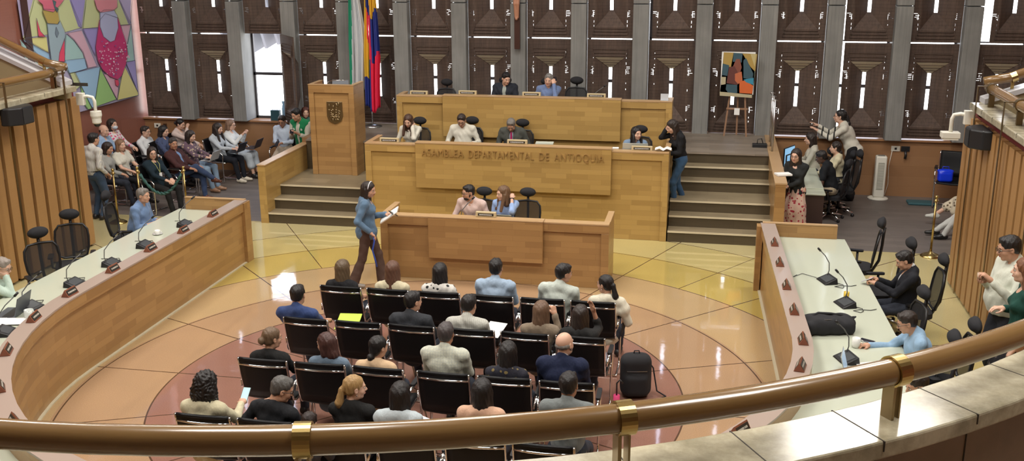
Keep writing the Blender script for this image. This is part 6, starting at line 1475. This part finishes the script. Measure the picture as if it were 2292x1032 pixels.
def lap_on(p, lab, col, dz=.20, dy=.40, opn=115, tilt=0):
    v = p['MW']@Vector((0, dy, p['hip'][2]+dz-.07)); laptop(v.x, v.y, v.z, p['yaw'], lab, col, open_=opn, s=.9, tilt=tilt)
lap_on(pl_, 'white laptop on the lap of the woman in the zigzag top', (.6, .63, .66)); lap_on(pm_, 'black laptop on the lap of the woman in the pale grey shirt', (.03, .035, .05)); lap_on(pn_, 'dark laptop before the woman with short light hair by the window', (.06, .065, .09), dy=.46)
pb_ = pub('man in a light blue shirt and beige trousers seated below the window', 631, 271, Yh=19.95, hair=('short', HDK), top=W(.50, .58, .70), bottom=W(.48, .40, .31), yaw=-178, tone='tan', head=(0, 20, 0), RH=(.06, .32, .16), LH=(-.06, .32, .16), extra=('glasses',), lean=0)
phone(pb_['R'].x, pb_['R'].y-.02, pb_['R'].z+.03, 'dark phone in the hands of the man seated below the window', rot=(-60, 0, 0))
pg = person('man in a green quilted vest leaning on the left stair wall with his phone', Yh=19.1, head_px=(663, 257), yaw=168, pose='stand', hair=('short', HBLK), top=dict(col=(.008, .20, .075), kind='vest', inner=(.56, .54, .46)), bottom=W(.04, .06, .10), head=(-16, 18, 0), lean=12, RH=(.05, .32, .26), LH=(-.04, .32, .26), lhand='grip', rhand='grip', tone='mid', extra=('badges', 'watch'), fat=.2, floor=0)
phone(pg['R'].x, pg['R'].y-.02, pg['R'].z+.02, 'black phone in the hands of the man in the green vest', rot=(-70, 0, 20))
person('woman with reddish hair half hidden behind the lectern', Yh=20.0, head_px=(684, 252), yaw=150, pose='stand', sex='f', hair=('longback', (.09, .03, .02)), top=W(.05, .12, .10, kind='sweater'), head=(60, 2, 0), tone='light', lod=1.2)
cup(-9.25, 16.9, 0, 'clear plastic glass standing on the floor by the left audience', (.6, .6, .6), .10, .035, handle=False)
x, y = atY(622, 250, 20.6)[0], 20.52; r = empty('gift_bag', (-9.15, 20.56, SILL), 0, 'dark teal paper bag on the window sill', 'bag'); m = MB(); m.box(-.10, .10, -.05, .05, 0, .22); m.build('bag_body', plain('teal_paper', (.02, .07, .09), .5), parent=r); m = MB(); m.tube([(-.05, -.03, .22), (-.05, -.03, .30), (-.02, -.03, .30), (-.02, -.03, .22)], .004, n=5); m.tube([(.02, -.03, .22), (.02, -.03, .30), (.05, -.03, .30), (.05, -.03, .22)], .004, n=5); m.build('handles', plain('teal_paper', (.02, .07, .09)), parent=r)
r = empty('blue_bottle', (-8.98, 20.60, SILL), 0, 'pale blue bottle behind the teal bag on the window sill', 'bottle'); m = MB(); m.lathe([(.035, 0), (.04, .25), (.02, .34), (.035, .40), (.03, .41)], n=14); m.build('bottle_body', plain('pale_blue', (.25, .42, .60), .2), parent=r, smooth=True)

# ================================================================ staff corner on the right
r = empty('staff_desk', (1.62, 17.9, 0), 0, 'long pale-topped staff desk behind the right stair wall', 'desk'); m = MB(); m.box(-.40, .32, -.15, 1.6, .71, .745); m.build('worktop', CREAMTOP, parent=r, bevel=.004)
for yy in (-.13, 1.55): m = MB(); m.box(-.38, .25, yy, yy+.04, 0, .71); m.build('end_panel', plain('dark_panel', (.04, .018, .015), .5), parent=r)
for px_, py_, Y, lab in ((1745, 352, 18.6, 'black flat monitor with lit blue screen on the staff desk'), (1730, 335, 19.2, 'second black monitor further back on the staff desk')):
    r = empty('computer_monitor', (1.42, Y-.2, .745), rad(62), lab, 'monitor'); m = MB(); m.box(-.22, .22, -.012, .012, .12, .46); m.build('housing', BLACKP, parent=r, bevel=.006); m = MB(); m.box(-.205, .205, -.0135, -.012, .135, .445); m.build('screen', plain('blue_screen', (.05, .1, .15), .2, emit=(.25, .5, .75), estr=.9), parent=r)
    m = MB(); m.box(-.02, .02, .0, .03, 0, .3); m.box(-.1, .1, -.05, .07, 0, .012); m.build('stand', BLACKP, parent=r)
r = empty('printer', (1.45, 18.05, .745), rad(90), 'dark printer with papers on the staff desk', 'printer'); m = MB(); m.box(-.2, .2, -.15, .15, 0, .2); m.build('housing', plain('printer_grey', (.09, .09, .1), .4), parent=r, bevel=.02); m = MB(); m.box(-.14, .14, -.2, .05, .2, .215); m.build('output_tray', plain('printer_light', (.4, .4, .4), .4), parent=r)
GS = 'office chairs in the staff corner'
p = person('woman in a white sweater with black stripes leaning forward over her colleagues', Yh=20.1, head_px=(1880, 261), yaw=82, pose='stand', sex='f', hair=('pony', HBLK), top=W(.60, .58, .50, kind='sweater', pat='bands', col2=(.02, .02, .02)), bottom=W(.010, .010, .012, kind='wide'), head=(0, -2, 0), lean=26, RH=(.14, .62, .36), LH=(-.14, .60, .32), rhand='flat', lhand='flat', rpole=(.3, -.1, -1), lpole=(-.3, -.1, -1), tone='light', extra=('glasses',))
ps = person('woman in a loose pale grey jacket seated at the staff desk', Yh=19.5, head_px=(1813, 311), yaw=92, sex='f', hair=('longback', HDK), top=W(.50, .48, .40, kind='sweater'), head=(0, 6, 0), lean=4, tone='light', RH=(.08, .36, .22), LH=(-.08, .36, .22)); offc(ps, 'office chair of the woman in the pale grey jacket', GS)
ps = person('woman with a dark bun and cream blouse seated in the staff corner', head_px=(1870, 331), yaw=85, sex='f', hair=('lowbun', HDK), top=W(.62, .56, .38, kind='blouse'), head=(0, 2, 0), tone='light', lean=-2); offc(ps, 'office chair of the woman in the cream blouse', GS)
ps = person('man in a black polo shirt and beige trousers seated at the staff desk', head_px=(1838, 352), yaw=72, hair=('short', HBLK), top=W(.010, .011, .014, sleeve='short'), bottom=W(.40, .32, .22), tone='dark', head=(12, 20, 0), lean=14, fat=.2, extra=('watch',), RH=(.12, .30, .16)); offc(ps, 'office chair of the man in the black polo', GS)
x, y = at(1922, 345, 1.12); chair('office', x-.28, y, 0, 95, 'tilted empty office chair behind the staff corner', GS, s=.95)
ps = person('woman in a dark blouse and red floral skirt leaning on the stair wall', head_px=(1781, 349), yaw=150, pose='stand', sex='f', hair=('longback', HDK), top=W(.02, .022, .022, kind='sweater'), bottom=W(.60, .42, .34, kind='skirt', pat='floral', col2=(.35, .03, .05), len=.95), head=(6, 4, 0), lean=10, RH=(.10, .33, .12), LH=(.0, .36, .12), tone='light', extra=('glasses', 'watch'))
v = ps['R']; papers(v.x+.0, v.y-.05, 1.172, 20, 'white notebook on the right stair wall before the woman in the dark blouse', .24, .17, 9, name='notebook', cat='notebook')
x, y = at(1822, 430, .72); r = empty('side_table', (x, y+.1, 0), 0, 'small white-topped side table beside the woman in the floral skirt', 'table'); m = MB(); m.box(-.22, .18, -.22, .2, .69, .72); m.build('tabletop', CREAMTOP, parent=r, bevel=.004)
m = MB(); m.box(-.2, .16, -.2, .18, 0, .69); m.build('cabinet', plain('dark_panel', (.04, .018, .015)), parent=r)
# black armchair with bright blue helmet at the far right, blue mat
r = chair('visitor', 4.42, 19.75, 0, 165, 'black armchair against the wall at the far right holding a blue bag', 'chairs at the far right', s=1.08)
r = empty('blue_bag', (4.28, 19.72, .50), 0, 'bright blue shiny bag on the far right armchair', 'bag'); blob('bag_body', [bx((0, 0, .10), (.13, .09, .10), .05, .03), ell((0, 0, .2), (.15, .08, .04), .02)], .012, plain('bright_blue', (.005, .04, .75), .3), r)
m = MB(); m.tube([(-.06, 0, .22), (-.05, 0, .28), (.05, 0, .28), (.06, 0, .22)], .007, n=6); m.build('handles', plain('bright_blue', (.005, .04, .75)), parent=r, smooth=True)
m = MB(); m.box(-.24, .24, -.14, .14, 0, .05); o = m.build('folded_mat', plain('teal_mat', (.03, .10, .12), .6), bevel=.02, loc=(3.95, 19.95, 0)); tag(o, 'dark teal folded mat on the floor beside the far right armchair', 'mat')
xa_, ya_ = at(2103, 486, .16); xb_, yb_ = at(2098, 522, .08)
p = person('woman in floral trousers and white pumps seated mostly behind the right slatted wall', loc=(xa_+.66, ya_), yaw=90, RH=(.14, .12, .12), LH=(-.14, .12, .12), lean=-8, sex='f', hair=('longback', HDK), top=W(.6, .58, .5, kind='blouse'), bottom=W(.55, .48, .36, kind='skirt', pat='floral', col2=(.12, .08, .05), len=.45), feet={1: (.06, .74, .20), -1: (.08, .50)}, shoes=(.5, .5, .46), tone='light')
chair('visitor', xa_+.71, ya_, 0, 90, 'visitor chair under the woman in floral trousers', 'chairs at the far right', s=.96)
p = person('man in black shoes seated mostly behind the right slatted wall', loc=(xb_+.66, yb_), yaw=90, RH=(.14, .12, .12), LH=(-.14, .12, .12), lean=-8, top=W(.5, .55, .6), bottom=W(.5, .5, .48), feet={1: (.1, .72, .085), -1: (.1, .60)}, shoes=(.012, .012, .012), tone='mid')
chair('visitor', xb_+.71, yb_, 0, 90, 'visitor chair under the man in black shoes', 'chairs at the far right', s=.96)

# ================================================================ carved figure on the crucifix (generic)
z0 = .72; P = [cap((0, -.06, z0-.10), (.0, -.07, z0+.02), .022, .028, .01), cap((.02, -.06, z0-.1), (.025, -.09, z0+.16), .024, .034, .01), cap((-.02, -.06, z0-.1), (-.028, -.08, z0+.16), .024, .034, .01), cap((.025, -.09, z0+.16), (.03, -.06, z0+.36), .034, .048, .02), cap((-.028, -.08, z0+.16), (-.03, -.06, z0+.36), .034, .048, .02),
     ell((0, -.055, z0+.40), (.075, .05, .06), .02), cap((0, -.055, z0+.42), (0, -.055, z0+.62), .055, .075, .03), cap((-.07, -.055, z0+.68), (-.36, -.04, z0+.77), .03, .018, .02), cap((.07, -.055, z0+.68), (.36, -.04, z0+.77), .03, .018, .02), cap((-.08, -.055, z0+.67), (.08, -.055, z0+.67), .04, k=.03),
     cap((0, -.055, z0+.70), (.01, -.07, z0+.78), .022, k=.02), ell((.015, -.08, z0+.83), (.042, .048, .058), .01), ell((.0, -.085, z0-.13), (.028, .04, .03), .01)]
blob('carved_figure', P, .009, plain('carved_flesh', (.42, .20, .12), .5), CRUC_ROOT)
blob('loincloth', [ell((0, -.06, z0+.38), (.088, .062, .07), .02), cap((-.02, -.09, z0+.40), (.06, -.10, z0+.27), .03, .02, .02), cap((.05, -.09, z0+.42), (-.06, -.10, z0+.30), .025, .02, .02)], .009, plain('gilded_cloth', (.55, .42, .22), .5), CRUC_ROOT)
